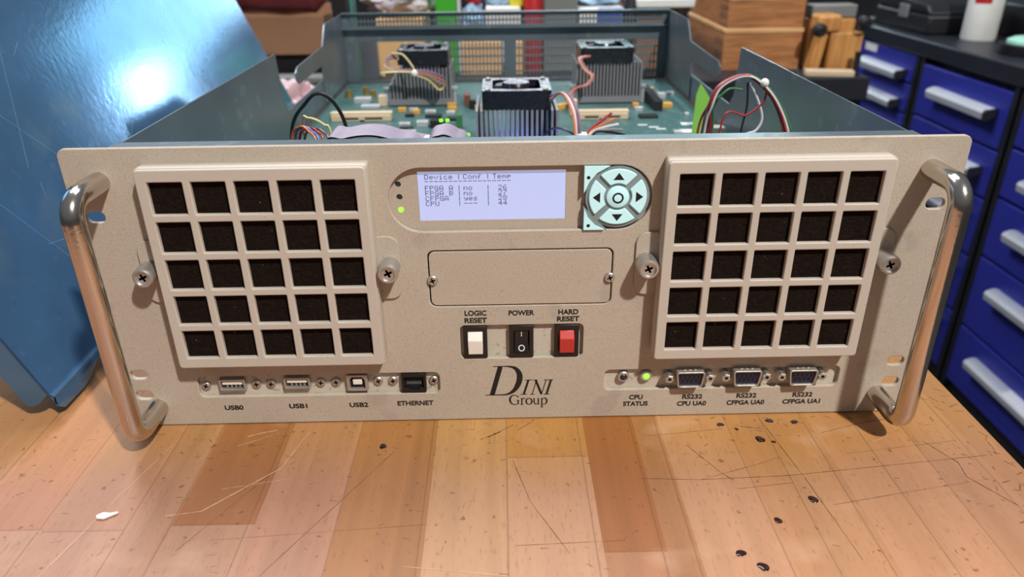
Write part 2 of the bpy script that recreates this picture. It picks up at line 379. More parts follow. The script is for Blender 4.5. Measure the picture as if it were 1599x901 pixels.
def rr(x0, x1, z0, z1, r, n=6):
    r = min(r, (x1 - x0) / 2 - 1e-6, (z1 - z0) / 2 - 1e-6); o = []
    for cx, cz, a in ((x1 - r, z1 - r, 0), (x0 + r, z1 - r, 90), (x0 + r, z0 + r, 180), (x1 - r, z0 + r, 270)):
        for i in range(n + 1):
            t = R(a + 90 * i / n); o.append((cx + r * math.cos(t), cz + r * math.sin(t)))
    return o
def arc(cx, cz, r, a0, a1, n=16):
    return [(cx + r * math.cos(R(a0 + (a1 - a0) * i / n)), cz + r * math.sin(R(a0 + (a1 - a0) * i / n))) for i in range(n + 1)]

# ------------------------------------------------------------------ setting
struct('floor', MB().box(-4, 4, -3, 5.6, -.95, -.9), 'floor', smooth=False)
struct('wall_back', MB().box(-4, 4, 5.35, 5.45, -.9, 1.9), 'wall', smooth=False)

# ------------------------------------------------------------------ main workbench
bench = thing('workbench', (0, .1, -.9), 'worn butcher block workbench carrying the beige rack computer', 'workbench')
def bx_edge(y): return .2845
top = MB(); top.prism([(-.75, -.62), (bx_edge(-.62), -.62), (bx_edge(.86), .86), (-.75, .86)], 'z', -.045, 0)
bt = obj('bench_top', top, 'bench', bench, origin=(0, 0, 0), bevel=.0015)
for x, y in ((-.68, -.5), (.23, -.5), (-.68, .78), (.23, .78)):
    obj('leg', MB().box(x - .04, x + .04, y - .04, y + .04, -.9, -.045), 'golden', bench, bevel=.004)
sc = MB()
def scratch(mb, pts, w, m):
    mb.m = m
    for i in range(len(pts) - 1):
        a, b = Vector(pts[i]).to_3d(), Vector(pts[i + 1]).to_3d(); d = (b - a).normalized(); n = Vector((-d.y, d.x, 0))
        k = 6
        for j in range(k):
            p = a.lerp(b, j / k); q_ = a.lerp(b, (j + 1) / k)
            w0 = w * .55 * random.uniform(.3, 1.2); w1 = w * .55 * random.uniform(.3, 1.2); z = Vector((0, 0, .00012 + m * .00003))
            mb.add([p + n * w0 / 2 + z, p - n * w0 / 2 + z, q_ - n * w1 / 2 + z, q_ + n * w1 / 2 + z], [(0, 1, 2, 3)])
SCR = [([(.0985, -.029), (.113, -.055), (.118, -.061)], .0009, 0), ([(.066, -.058), (.10, -.060), (.150, -.058), (.27, -.044)], .0008, 0), ([(.183, -.02), (.215, -.010), (.245, -.004)], .0006, 0),
       ([(.10, -.060), (.135, -.048), (.15, -.042)], .0006, 0), ([(.165, -.082), (.20, -.075), (.26, -.064)], .0006, 0), ([(.24, -.030), (.25, -.050), (.248, -.062), (.262, -.085)], .0011, 0),
       ([(-.005, -.040), (.004, -.075), (.022, -.112)], .0006, 0), ([(-.13, -.024), (-.175, -.105)], .0004, 0), ([(-.075, -.03), (-.13, -.125)], .0006, 0), ([(.15, -.005), (.158, -.06), (.164, -.12)], .0006, 0),
       ([(.077, -.02), (.125, -.014)], .0005, 0), ([(.19, -.04), (.26, -.030)], .0005, 0), ([(.118, -.068), (.15, -.064)], .0006, 0), ([(-.004, -.006), (-.018, -.017), (-.024, -.02)], .0009, 0), ([(-.012, -.013), (-.02, -.018)], .0013, 0),
       ([(.008, -.003), (-.002, -.012)], .0012, 0), ([(.136, -.012), (.149, -.015)], .0011, 0), ([(-.005, -.106), (.05, -.104), (.052, -.101)], .0005, 0), ([(-.16, -.098), (-.05, -.090)], .0004, 0),
       ([(-.130, -.010), (-.1385, -.043), (-.172, -.077), (-.19, -.080)], .0013, 1), ([(-.148, -.010), (-.17, -.022)], .0009, 1), ([(-.21, -.02), (-.223, -.07), (-.235, -.12)], .0012, 1), ([(-.167, -.06), (-.13, -.052)], .0006, 1),
       ([(.21, -.03), (.222, -.024)], .0006, 1), ([(-.15, -.007), (-.16, -.010), (-.167, -.013)], .0015, 1), ([(-.01, -.125), (-.06, -.118)], .0010, 1)]
for a in SCR: scratch(sc, *a)
for i in range(240):
    x = random.uniform(-.3, .27); y = -.004 - random.random() ** 1.5 * .13; a = random.uniform(0, 6.28); l = random.uniform(.001, .005)
    scratch(sc, [(x, y), (x + l * math.cos(a), y + l * math.sin(a) * .6)], random.uniform(.0003, .0009), 0)
for i in range(60):      # bruised right-hand edge
    y = random.uniform(-.14, .10); x = bx_edge(y) - .003 - random.random() ** 2 * .025; a = random.uniform(0, 6.28); l = random.uniform(.002, .008)
    scratch(sc, [(x, y), (x - abs(l * math.cos(a)), y + l * math.sin(a))], random.uniform(.0004, .0012), 0)
obj('scratch', sc, ['scr_d', 'scr_w'], bt, smooth=False)

# drips on the bench
DR = [(-.0824, -.0248, .0024, 'round dark drip alone on the bench boards left of the logo'), (.1242, -.0099, .0021, 'small dark drip close under the left serial port caption'),
      (.1328, -.0147, .0012, 'tiny dark drip beside the largest drip, toward the panel'), (.1441, -.0252, .0030, 'largest dark red drip in front of the serial ports'),
      (.1555, -.0070, .0023, 'dark drip nearest the panel under the middle serial port'), (.1513, -.0279, .0013, 'tiny dark drip to the right of the largest drip'),
      (.1705, -.0088, .0022, 'dull grey drip under the right serial port caption'), (.1561, -.0775, .0027, 'dark oval drip standing alone at mid bench on the right'),
      (.1320, -.0925, .0022, 'dark red drip between the oval drip and the two wet drips'), (.1062, -.1141, .0025, 'wet shiny drip, the farther of the two near the front'), (.1145, -.1229, .0028, 'wet shiny ring-like drip, the nearest of all to the front')]
for x, y, r, lab in DR:
    n = 18; mb = MB(); prof = [(1, 0), (.93, .14), (.7, .26), (.35, .32), (.02, .33)]; vs = []; k0 = random.uniform(0, 6)
    for pr, h in prof:
        for i in range(n):
            t = 2 * math.pi * i / n; k = 1 + .13 * math.sin(2 * t + k0) + .07 * math.sin(3 * t + 2 * k0)
            vs.append((x + r * pr * k * math.cos(t), y + r * pr * k * .95 * math.sin(t), .0001 + r * h * .55))
    fs = [(k * n + i, k * n + (i + 1) % n, (k + 1) * n + (i + 1) % n, (k + 1) * n + i) for k in range(4) for i in range(n)] + [tuple(range(n - 1, -1, -1)), tuple(range(4 * n, 5 * n))]
    tag(obj('dried_drip', mb.add(vs, fs), 'oil'), lab, 'drip', 'dark drips on the bench')
fl = MB(); pts = [(-.2265, -.0795), (-.2235, -.0772), (-.2195, -.0778), (-.2160, -.0768), (-.2155, -.0778), (-.2185, -.0800), (-.2215, -.0822), (-.2255, -.0818)]
fl.prism(pts, 'z', .0002, .0016); tag(obj('plastic_flake', fl, 'chipw', bevel=.0005), 'small white flake lying on the bench at the lower left', 'flake')

# ------------------------------------------------------------------ rack computer
rack = thing('rack_computer', (0, .32, 0), 'beige four unit rack computer, lid off, with two square fan filters and handles', 'computer')
fp = MB()
holes = []
for sx_ in (-1, 1):
    for z in (.1535, .139, .0378, .0230):
        a, b = sorted((sx_ * .2245, sx_ * .2350)); holes.append(rr(a, b, z - .0032, z + .0032, .0032, 5))
LCDO = [(-.0535, .1638)] [:0]
r_l = .01835; zc = .1455
lcd_open = arc(-.0520, zc, r_l, 90, 270, 18) + arc(.0550, zc, r_l, -90, 90, 18)
sw_open = rr(-.0348, .0382, .0450, .0676, .003)
pl_open = rr(-.1958, -.0487, .0208, .0357, .0035); pr_open = rr(.0522, .1968, .0206, .0350, .0035)
cv = rr(-.0512, .0538, .0806, .1160, .004)
fp.plate([rr(-.2413, .2413, .0006, .1770, .0045)] + holes + [lcd_open, sw_open, pl_open, pr_open, cv], 0, .0030, .0005)
front = obj('front_panel', fp, 'panel', rack)
# plates behind the openings
bk = MB().box(-.0385, .0405, .0031, .0040, .0405, .0715).box(-.199, -.045, .0031, .0040, .018, .039).box(.049, .2, .0031, .0040, .018, .039)
obj('recessed_plate', bk, 'cement', front)
bz = MB(); leds = [(-.0648, .1540), (-.0645, .1467), (-.0642, .1394)]
bz.plate([arc(-.0520, zc, .0205, 90, 270, 14) + arc(.0550, zc, .0205, -90, 90, 14)] + [arc(x, z, .0017, 0, 345, 15) for x, z in leds] + [rr(-.0541, .0263, .1326, .1608, .0006)], .0034, .0012)
obj('display_bezel', bz, 'panel', front)
# lettering
for cap in ((('LOGIC', -.0252, .0760, .0128), ('RESET', -.0252, .0712, .0132)), (('POWER', .0016, .0757, .0150),), (('HARD', .0291, .0758, .0117), ('RESET', .0291, .0712, .0132)),
            (('USB0', -.1768, .0128, .0115),), (('USB1', -.1371, .0131, .0112),), (('USB2', -.0996, .0131, .0115),), (('ETHERNET', -.0645, .0136, .0222),),
            (('CPU', .0725, .0149, .0084), ('STATUS', .0725, .0100, .0154)), (('RS232', .1077, .0145, .0124), ('CPU UA0', .1077, .0094, .0182)),
            (('RS232', .1415, .0145, .0124), ('CFPGA UA0', .1415, .0094, .0236)), (('RS232', .1766, .0145, .0124), ('CFPGA UA1', .1766, .0094, .0236))):
    lt = MB()
    for t_, cx, cz, w in cap: lt.text(t_, cx, cz, w, .0034, -.00002)
    obj('caption', lt, 'ink', front, smooth=False)
lg = MB()
def LX(cx): return -.0206 + (cx - 558) * .0000835
def LZ(cx, cy): return .0184 + (690 - cy) * .0000962 - (cx - 558) * .0000010
def st(pts, curved=False): lg.stroke([(LX(a), LZ(a, b), w * .000088) for a, b, w in pts], -.00002, curved=curved)
st([(668, 476, 34), (604, 688, 34)]); st([(616, 473, 5), (700, 473, 6), (745, 474, 8)]); st([(556, 689, 5), (620, 688, 7), (700, 688, 7)])
st([(655, 474, 6), (720, 473, 8), (775, 487, 24), (806, 530, 38), (803, 590, 40), (770, 650, 30), (720, 682, 14), (660, 688, 7), (600, 688, 5)], True)
st([(872, 578, 15), (838, 684, 15)]); st([(848, 576, 5), (902, 576, 5)]); st([(812, 685, 5), (864, 685, 5)])
st([(932, 578, 6), (900, 684, 6)]); st([(926, 577, 15), (968, 684, 16)]); st([(1002, 578, 6), (968, 686, 6)]); st([(908, 576, 5), (938, 576, 5)]); st([(884, 685, 5), (918, 685, 5)]); st([(984, 576, 5), (1020, 576, 5)])
st([(1038, 578, 15), (1006, 684, 15)]); st([(1016, 576, 5), (1054, 576, 5)]); st([(984, 685, 5), (1030, 685, 5)])
st([(795, 708, 4), (780, 694, 5), (760, 692, 7), (740, 706, 12), (735, 728, 14), (742, 750, 11), (764, 764, 6), (785, 761, 6), (796, 755, 5)], True); st([(796, 732, 9), (796, 760, 9)]); st([(782, 732, 4), (806, 732, 4)]); st([(796, 694, 4), (796, 712, 4)])
st([(823, 716, 9), (823, 763, 9)]); st([(812, 764, 4), (836, 764, 4)]); st([(814, 718, 4), (824, 716, 4)]); st([(825, 726, 4), (836, 716, 7), (846, 719, 9)], True)
st([(876, 715, 5), (860, 724, 10), (855, 740, 11), (861, 756, 9), (876, 764, 5), (892, 756, 10), (898, 740, 11), (892, 723, 9), (876, 715, 5)], True)
st([(915, 717, 9), (915, 748, 9), (924, 762, 6), (938, 758, 5), (946, 750, 4)], True); st([(946, 717, 9), (946, 763, 9)]); st([(907, 717, 4), (916, 717, 4)]); st([(938, 717, 4), (948, 717, 4)]); st([(946, 763, 4), (956, 763, 4)])
st([(972, 717, 9), (972, 786, 9)]); st([(962, 786, 4), (984, 786, 4)]); st([(964, 718, 4), (973, 716, 4)]); st([(974, 726, 4), (988, 715, 7), (1004, 722, 11), (1009, 740, 11), (1002, 757, 9), (986, 764, 5), (974, 757, 4)], True)
obj('logo', lg, 'ink', front, smooth=False)
# access cover with two screws
cvp = MB(); cvp.plate([rr(-.0504, .0530, .0814, .1152, .0035)], .0000, .0025, .0003); cover = obj('access_cover', cvp, 'panel', rack)
obj('cover_gap', MB().box(-.055, .058, .0030, .0036, .076, .120), 'shadow', cover)
def phillips(name, x, z, y0, r, h, parent, m='nickel', rot=20):
    mb = MB(); mb.lathe([(r, 0), (r, h * .6), (r * .82, h), (r * .05, h * 1.02)], (x, y0, z), (0, -1, 0), 24); mb.m = 1
    for a in (rot, rot + 90):
        d = Vector((math.cos(R(a)), 0, math.sin(R(a)))); n = Vector((-d.z, 0, d.x)); c = Vector((x, y0 - h * 1.04, z)); l = r * .55; w = r * .14
        mb.add([c + d * l + n * w, c - d * l + n * w, c - d * l - n * w, c + d * l - n * w], [(0, 1, 2, 3), (3, 2, 1, 0)])
    return obj(name, mb, [m, 'ink'], parent)
for x in (-.0489, .0522): phillips('screw', x, .0980, -.0002, .0030, .0016, cover)
# handles
for sx_ in (-1, 1):
    X = sx_ * .2225; za, zb, yo, rb = .1590, .0146, -.0325, .011; pts = [(X, .001, za), (X, yo + rb, za)]
    for i in range(1, 8): a = R(90 * i / 8); pts.append((X, yo + rb - rb * math.sin(a), za - rb + rb * math.cos(a)))
    pts += [(X, yo, za - rb), (X, yo, zb + rb)]
    for i in range(1, 8): a = R(90 * i / 8); pts.append((X, yo + rb - rb * math.cos(a), zb + rb - rb * math.sin(a)))
    pts += [(X, yo + rb, zb), (X, .001, zb)]
    obj('handle', MB().tube(pts, .0056, 24, smooth=False), 'steel', rack)
# filters
def filt(xc):
    zc_ = .1085; hw, hh = .0597, .0598; gx, gz = .05385, .05304; b = .0042
    hx = (2 * gx - 4 * b) / 5; hz = (2 * gz - 4 * b) / 5
    ol = [rr(xc - hw, xc + hw, zc_ - hh, zc_ + hh, .002, 3)]
    for i in range(5):
        for j in range(5):
            x0 = xc - gx + i * (hx + b); z0 = zc_ - gz + j * (hz + b); ol.append(rr(x0, x0 + hx, z0, z0 + hz, .0004, 2))
    fr = obj('filter_frame', MB().plate(ol, -.0112, .0032, .0007), 'filter', rack)
    w = MB(); w.plate([rr(xc - hw - .0004, xc + hw + .0004, zc_ - hh - .0004, zc_ + hh + .0004, .002, 3), rr(xc - hw + .002, xc + hw - .002, zc_ - hh + .002, zc_ + hh - .002, .001, 3)], -.0092, .0092, .0002)
    obj('filter_rim', w, 'filter', fr)
    obj('foam_filter', MB().box(xc - hw + .0025, xc + hw - .0025, -.0082, -.0022, zc_ - hh + .0025, zc_ + hh - .0025), 'foam', fr)
    for s in (-1, 1):
        xi = xc + s * (hw - .004); xo = xc + s * (hw + .0128); a, c = sorted((xi, xo))
        tb = obj('clamp_tab', MB().plate([rr(a, c, .0872, .1255, .0065)], -.0016, .0016, .0003), 'panel', fr)
    for s in (-1, 1):
        xs_ = xc + s * (.0668 if abs(xc + s * .0668) < .14 else .0672); h = .0125; mb = MB(); n = 40
        prof = [(.0056, 0), (.0058, .001), (.0058, .0095), (.0056, .0112), (.0050, .0122), (.0041, .0122), (.0039, .0108), (.0002, .0107)]
        mb.lathe(prof, (xs_, -.0016, .1080), (0, -1, 0), n)
        mb.m = 1
        for a in (25, 115):
            d = Vector((math.cos(R(a)), 0, math.sin(R(a)))); nn = Vector((-d.z, 0, d.x)); c = Vector((xs_, -.0016 - .0109, .1080))
            mb.add([c + d * .0023 + nn * .0006, c - d * .0023 + nn * .0006, c - d * .0023 - nn * .0006, c + d * .0023 - nn * .0006], [(0, 1, 2, 3), (3, 2, 1, 0)])
        obj('thumbscrew', mb, ['nickel', 'ink'], rack)
filt(-.1388); filt(.1386)
# display
dsp = obj('display', MB().box(-.0540, .0262, .0037, .0055, .1327, .1607), 'lcd', rack, label='pale blue lit character display')
FONT = {'D': '11110 10001 10001 10001 10001 10001 11110', 'e': '00000 00000 01110 10001 11111 10000 01110', 'v': '00000 00000 10001 10001 10001 01010 00100', 'i': '00100 00000 01100 00100 00100 00100 01110',
        'c': '00000 00000 01110 10000 10000 10001 01110', 'C': '01110 10001 10000 10000 10000 10001 01110', 'o': '00000 00000 01110 10001 10001 10001 01110', 'n': '00000 00000 10110 11001 10001 10001 10001',
        'f': '00110 01001 01000 11100 01000 01000 01000', 'T': '11111 00100 00100 00100 00100 00100 00100', 'm': '00000 00000 11010 10101 10101 10001 10001', 'p': '00000 00000 11110 10001 11110 10000 10000',
        'F': '11111 10000 10000 11110 10000 10000 10000', 'P': '11110 10001 10001 11110 10000 10000 10000', 'G': '01110 10001 10000 10111 10001 10001 01111', 'A': '01110 10001 10001 10001 11111 10001 10001',
        'B': '11110 10001 10001 11110 10001 10001 11110', 'U': '10001 10001 10001 10001 10001 10001 01110', 'y': '00000 00000 10001 10001 01111 00001 01110', 's': '00000 00000 01111 10000 01110 00001 11110',
        '-': '00000 00000 00000 11111 00000 00000 00000', '2': '01110 10001 00001 00010 00100 01000 11111', '6': '00110 01000 10000 11110 10001 10001 01110', '7': '11111 00001 00010 00100 01000 01000 01000',
        '8': '01110 10001 10001 01110 10001 10001 01110', '4': '00010 00110 01010 10010 11111 00010 00010', '|': '00100 00100 00100 00100 00100 00100 00100'}
px = MB()
def lcd(txt, x0, row):
    for i, ch in enumerate(txt):
        if ch == ' ': continue
        for r_, bits in enumerate(FONT[ch].split()):
            for c_, b_ in enumerate(bits):
                if b_ == '1':
                    x = x0 + i * .00262 + c_ * .00041; z = .1590 - row * .00298 - r_ * .00039
                    px.add([(x,   .00365, z), (x + .00040,   .00365, z), (x + .00040,   .00365, z - .00035), (x,   .00365, z - .00035)], [(3, 2, 1, 0)])
X0 = -.0503
def row(a, b, c, r_, cc=15.2):
    lcd(a, X0, r_); lcd('|', X0 + 6.7 * .00262, r_); lcd(b, X0 + 8.0 * .00262, r_); lcd('|', X0 + 12.7 * .00262, r_); lcd(c, X0 + cc * .00262, r_)
row('Device', 'Conf', 'Temp', 0, 14.1); lcd('-' * 18, X0, .85)
row('FPGA A', 'no', '26', 2.1); row('FPGA B', 'no', '27', 3.1); row('CFPGA', 'yes', '28', 4.1); row('CPU', '---', '44', 5.1)
obj('characters', px, 'lcdink', dsp, smooth=False)
for i, (x, z) in enumerate(leds):
    obj('status_led', MB().lathe([(.00165, 0), (.00165, .0016), (.0011, .0023), (.0001, .0026)], (x, .0062, z), (0, -1, 0), 16), 'green_led' if i == 2 else 'off_led', rack, label='lit green status lamp' if i == 2 else 'unlit status lamp')
# keypad
kx, kz = .0543, .1463
kb = MB(); kb.prism(arc(kx, kz - .0004, .0174, 0, 360, 48)[:-1], 'y', -.0003, .0028); kb.prism([(.0354, .1638), (.0500, .1638), (.0354, .1480)], 'y', -.0002, .0026); kb.prism([(.0358, .1410), (.0490, .1272), (.0358, .1272)], 'y', -.0002, .0026)
kp = obj('keypad', kb, 'keypcb', rack, label='backlit round menu keypad')
def sector(a0, a1, r0, r1): return arc(kx, kz, r1, a0, a1, 14) + arc(kx, kz, r0, a1, a0, 10)
for c in (0, 90, 180, 270):
    g0, g1 = (6.5, 12)
    outer = arc(kx, kz, .0157, c - 45 + g0, c + 45 - g0, 14); inner = arc(kx, kz, .0077, c + 45 - g1, c - 45 + g1, 8)
    k = MB(); k.prism(outer + inner, 'y', -.0016, -.0002); kk = obj('arrow_key', k, 'key', kp, bevel=.0004)
    d = Vector((math.cos(R(c)), math.sin(R(c)))); n = Vector((-d.y, d.x)); ctr = Vector((kx, kz)) + d * .0113
    tip, b0, b1 = ctr + d * .0024, ctr - d * .0016 + n * .0030, ctr - d * .0016 - n * .0030
    M_ = kk  # printed arrow belongs to its key
    me_ = MB(); me_.add([(p.x, -.00165, p.y) for p in (tip, b0, b1)], [(0, 1, 2), (2, 1, 0)])
    kk.data.materials.append(M['ink'])
    import bmesh as _b
    bm = _b.new(); bm.from_mesh(kk.data); o0 = WORLD[kk.name]
    vs = [bm.verts.new((v[0] - o0.x, v[1] - o0.y - .00003, v[2] - o0.z)) for v in me_.v]; f_ = bm.faces.new(vs if True else vs[::-1]); f_.material_index = 1; f_.normal_update()
    if f_.normal.y > 0: f_.normal_flip()
    bm.to_mesh(kk.data); bm.free()
ck = MB(); ck.lathe([(.0061, 0), (.0061, .0012), (.0055, .0016), (.0001, .0017)], (kx, -.0002, kz), (0, -1, 0), 32); ck.m = 1
ro, ri = arc(kx, kz - .0004, .0031, 0, 360, 32)[:-1], arc(kx, kz - .0004, .0021, 0, 360, 32)[:-1]
ck.add([(x, -.00196, z) for x, z in ro + ri], [(i, (i + 1) % 32, 32 + (i + 1) % 32, 32 + i)[::-1] for i in range(32)])
obj('centre_key', ck, ['key', 'ink'], kp)
for pts, dot in (([(.0358, .1636), (.0490, .1636), (.0425, .1600), (.0385, .1550), (.0358, .1490)], (.0380, .1575)), ([(.0362, .1400), (.0385, .1345), (.0425, .1300), (.0475, .1275), (.0362, .1275)], (.0387, .1300))):
    k = MB(); k.prism(pts, 'y', -.0014, -.0002); k.m = 1; dd = arc(dot[0], dot[1], .0010, 0, 360, 14)[:-1]; k.add([(x, -.00145, z) for x, z in dd], [tuple(range(14))])
    obj('corner_key', k, ['key', 'ink'], kp)
# rocker switches
for x0, x1, m, lab in ((-.0330, -.0188, 'white', 'white logic reset rocker'), (-.0056, .0087, 'dark', 'black power rocker'), (.0213, .0357, 'red', 'red hard reset rocker')):
    xc_ = (x0 + x1) / 2; z0, z1 = .0456, .0673
    fr = MB().plate([rr(x0, x1, z0, z1, .0006, 2), rr(xc_ - .0046, xc_ + .0046, z0 + .0034, z1 - .0034, .0006, 2)], -.0006, .0040, .0004)
    s_ = obj('rocker_switch', fr, 'dark', rack, label=lab)
    rk = MB(); hx_ = .0044
    ztop, zbot, zm = z1 - .0037, z0 + .0037, (z0 + z1) / 2 + .001
    pro = [(-.0004, ztop), (-.0036, zm + .0016), (-.0026, zbot), (.0025, zbot), (.0025, ztop)] if m != 'dark' else [(.0004, ztop), (.0012, zm), (-.0016, zbot), (.0025, zbot), (.0025, ztop)]
    rk.prism(pro, 'x', xc_ - hx_, xc_ + hx_); rk_o = obj('rocker', rk, m, s_, bevel=.0005)
    if m == 'dark':
        mk = MB().box(xc_ - .00022, xc_ + .00022, .0000, .0002, .0598, .0628)
        c = (xc_, .0522); o_, i_ = arc(*c, .0019, 0, 360, 20)[:-1], arc(*c, .0014, 0, 360, 20)[:-1]
        yf = lambda z: .0012 - .0028 * (zm - z) / (zm - zbot) - .0002
        mk.add([(x, yf(z), z) for x, z in o_ + i_], [(i, (i + 1) % 20, 20 + (i + 1) % 20, 20 + i)[::-1] for i in range(20)])
        obj('switch_marking', mk, 'wht_ink', s_, smooth=False)
    obj('switch_well', MB().box(xc_ - .0048, xc_ + .0048, .0026, .0032, z0 + .003, z1 - .003), 'shadow', s_)
# left ports
def port_usb_a(x, z):
    s_ = obj('usb_port', MB().plate([rr(x - .0079, x + .0079, z - .0040, z + .0040, .0005, 2), rr(x - .0068, x + .0068, z - .0028, z + .0028, .0004, 2)], -.0002, .0034, .0003), 'port', rack)
    obj('port_tongue', MB().box(x - .0060, x + .0060, .0006, .0032, z + .0002, z + .0020), 'white', s_)
    obj('port_opening', MB().box(x - .0068, x + .0068, .0022, .0031, z - .0028, z + .0028), 'blue_in', s_)
    obj('contact', MB().box(x - .0040, x - .0030, .0016, .0022, z - .0024, z + .0001).box(x - .0014, x - .0004, .0016, .0022, z - .0024, z + .0001).box(x + .0012, x + .0022, .0016, .0022, z - .0024, z + .0001).box(x + .0036, x + .0046, .0016, .0022, z - .0024, z + .0001), 'port', s_)
port_usb_a(-.1752, .0291); port_usb_a(-.1358, .0296)
x, z = -.0990, .0290
s_ = obj('usb_port', MB().plate([rr(x - .0064, x + .0064, z - .0057, z + .0057, .0005, 2), [(x - .0046, z - .0042), (x + .0046, z - .0042), (x + .0046, z + .0024), (x + .0030, z + .0042), (x - .0030, z + .0042), (x - .0046, z + .0024)]], -.0002, .0034, .0003), 'port', rack, label='square peripheral port')
obj('port_opening', MB().box(x - .0050, x + .0050, .0022, .0031, z - .0046, z + .0046), 'shadow', s_); obj('port_tongue', MB().box(x - .0028, x + .0028, .0004, .0030, z - .0014, z + .0022), 'white', s_, bevel=.0004)
x, z = -.0645, .0286
s_ = obj('ethernet_port', MB().plate([rr(x - .0075, x + .0075, z - .0066, z + .0066, .0004, 2), [(x - .0060, z - .0038), (x - .0030, z - .0038), (x - .0030, z - .0052), (x + .0030, z - .0052), (x + .0030, z - .0038), (x + .0060, z - .0038), (x + .0060, z + .0042), (x - .0060, z + .0042)]], -.0004, .0036, .0002), 'dark', rack)
obj('port_opening', MB().box(x - .0068, x + .0068, .0024, .0031, z - .0058, z + .0058), 'shadow', s_)
ct = MB()
for i in range(8): ct.box(x - .0040 + i * .00114 - .0002, x - .0040 + i * .00114 + .0002, .0014, .0023, z - .0020, z - .0004)
obj('contact', ct, 'alu', s_)
for x, z in ((-.1920, .0277), (-.1611, .0283), (-.1522, .0283), (-.1217, .0286), (-.1123, .0287), (-.0865, .0289), (-.0775, .0289), (-.0524, .0287)):
    phillips('screw', x, z, .0031, .0029, .0016, rack, rot=random.uniform(0, 90))
# right ports
for x, z, lit in ((.0640, .0295, False), (.0780, .0298, True)):
    mb = MB(); mb.lathe([(.0036, 0), (.0036, .0024), (.0031, .0030), (.0022, .0030), (.0020, .0012), (.0001, .0011)], (x, .0031, z), (0, -1, 0), 28)
    h_ = obj('lamp_holder', mb, 'nickel', rack)
    obj('lamp_lens', MB().lathe([(.0019, 0), (.0019, .0018), (.0012, .0026), (.0001, .0029)], (x, .0023, z), (0, -1, 0), 20), 'green_led' if lit else 'off_led', h_, label='lit green status lamp' if lit else 'unlit status lamp')
def dshape(x, z, w, h, k): return [(x - w, z + h), (x + w, z + h), (x + w - k, z - h), (x - w + k, z - h)]
def rpoly(poly, r=.0012, n=4):
    o = []; m_ = len(poly)
    for i in range(m_):
        p0, p, p1 = Vector(poly[i - 1]), Vector(poly[i]), Vector(poly[(i + 1) % m_]); a = p + (p0 - p).normalized() * r; b = p + (p1 - p).normalized() * r
        for k in range(n + 1): t = k / n; o.append(tuple(a * (1 - t) ** 2 + p * 2 * t * (1 - t) + b * t * t))
    return o
for x, z in ((.1038, .0301), (.1384, .0303), (.1725, .0301)):
    s_ = obj('serial_port', MB().plate([rpoly(dshape(x, z, .0088, .0056, .0014), .0018), rpoly(dshape(x, z, .0078, .0046, .0013), .0014)], -.0056, .0086, .0003), 'port', rack)
    obj('socket_insert', MB().plate([rpoly(dshape(x, z, .0079, .0047, .0013), .0014)], -.0040, .0070), 'blue_in', s_)
    pn = MB()
    for i in range(5): pn.cyl((x - .0054 + i * .0027, -.0040, z + .0014), (x - .0054 + i * .0027, -.0050, z + .0014), .0006, .0005, 8)
    for i in range(4): pn.cyl((x - .0040 + i * .0027, -.0040, z - .0014), (x - .0040 + i * .0027, -.0050, z - .0014), .0006, .0005, 8)
    obj('contact', pn, 'chip', s_)
    dm = MB()
    for i in (-1, 0, 1): dm.lathe([(.0007, 0), (.0005, .0003), (.0001, .0004)], (x + i * .0032, -.0026, z + .0056), (0, 0, 1), 10)
    obj('shell_dimple', dm, 'silver', s_)
    for sg in (-1, 1):
        mb = MB(); c = (x + sg * .0124, .0031, z - .0002); mb.lathe([(.0029, 0), (.0029, .0068), (.0024, .0074), (.0013, .0074), (.0013, .0040), (.0001, .0040)], c, (0, -1, 0), 6)
        mb.m = 1; mb.lathe([(.00128, 0), (.0001, .0001)], (c[0], c[1] - .0042, c[2]), (0, -1, 0), 12)
        obj('hex_standoff', mb, ['nickel', 'shadow'], s_, smooth=False)
# body: sides, floor, rear
side = [(.0031, .0025), (.652, .0025), (.652, .118), (.350, .118), (.338, .130), (.332, .1745), (.0031, .1745)]
for sg in (-1, 1):
    a, b = sorted((sg * .2175, sg * .2163)); mb = MB().prism(side, 'x', a, b)
    a2, b2 = sorted((sg * .2175, sg * .2025)); mb.box(a2, b2, .0031, .0043, .005, .1735)
    obj('side_panel', mb, 'zinc', rack)
    pl = [(.505, .092), (.652, .092), (.652, .1765), (.545, .1765), (.540, .1740), (.520, .1545), (.398, .1515), (.388, .1470), (.388, .1400), (.398, .1345), (.508, .1345)]
    a, b = sorted((sg * .2160, sg * .2148)); obj('side_bracket', MB().prism(pl, 'x', a, b), 'zinc', rack)
obj('base_plate', MB().box(-.2175, .2175, .0031, .652, .0008, .0025), 'zinc', rack)
fr_ = MB().box(-.2163, .2163, .0031, .0150, .1750, .1762).box(-.2163, .2163, .0140, .0150, .166, .1750)
obj('top_flange', fr_, 'zinc', rack)
rp_ = MB(); rp_.plate([[(-.2155, .088), (.2155, .088), (.2155, .1775), (-.2155, .1775)], [(-.205, .1600), (.207, .1600), (.207, .1735), (-.205, .1735)], [(-.200, .0905), (-.086, .0905), (-.086, .1410), (-.200, .1410)],
                       [(-.084, .0905), (-.0015, .0905), (-.0015, .1410), (-.084, .1410)], [(.0125, .0905), (.204, .0905), (.204, .1410), (.0125, .1410)]], .6500, .0014)
rp_.box(-.2155, .2155, .6440, .6500, .1763, .1775).box(-.2155, .2155, .6400, .6500, .1575, .1587)
rear = obj('rear_panel', rp_, 'zinc', rack)
gr = MB()
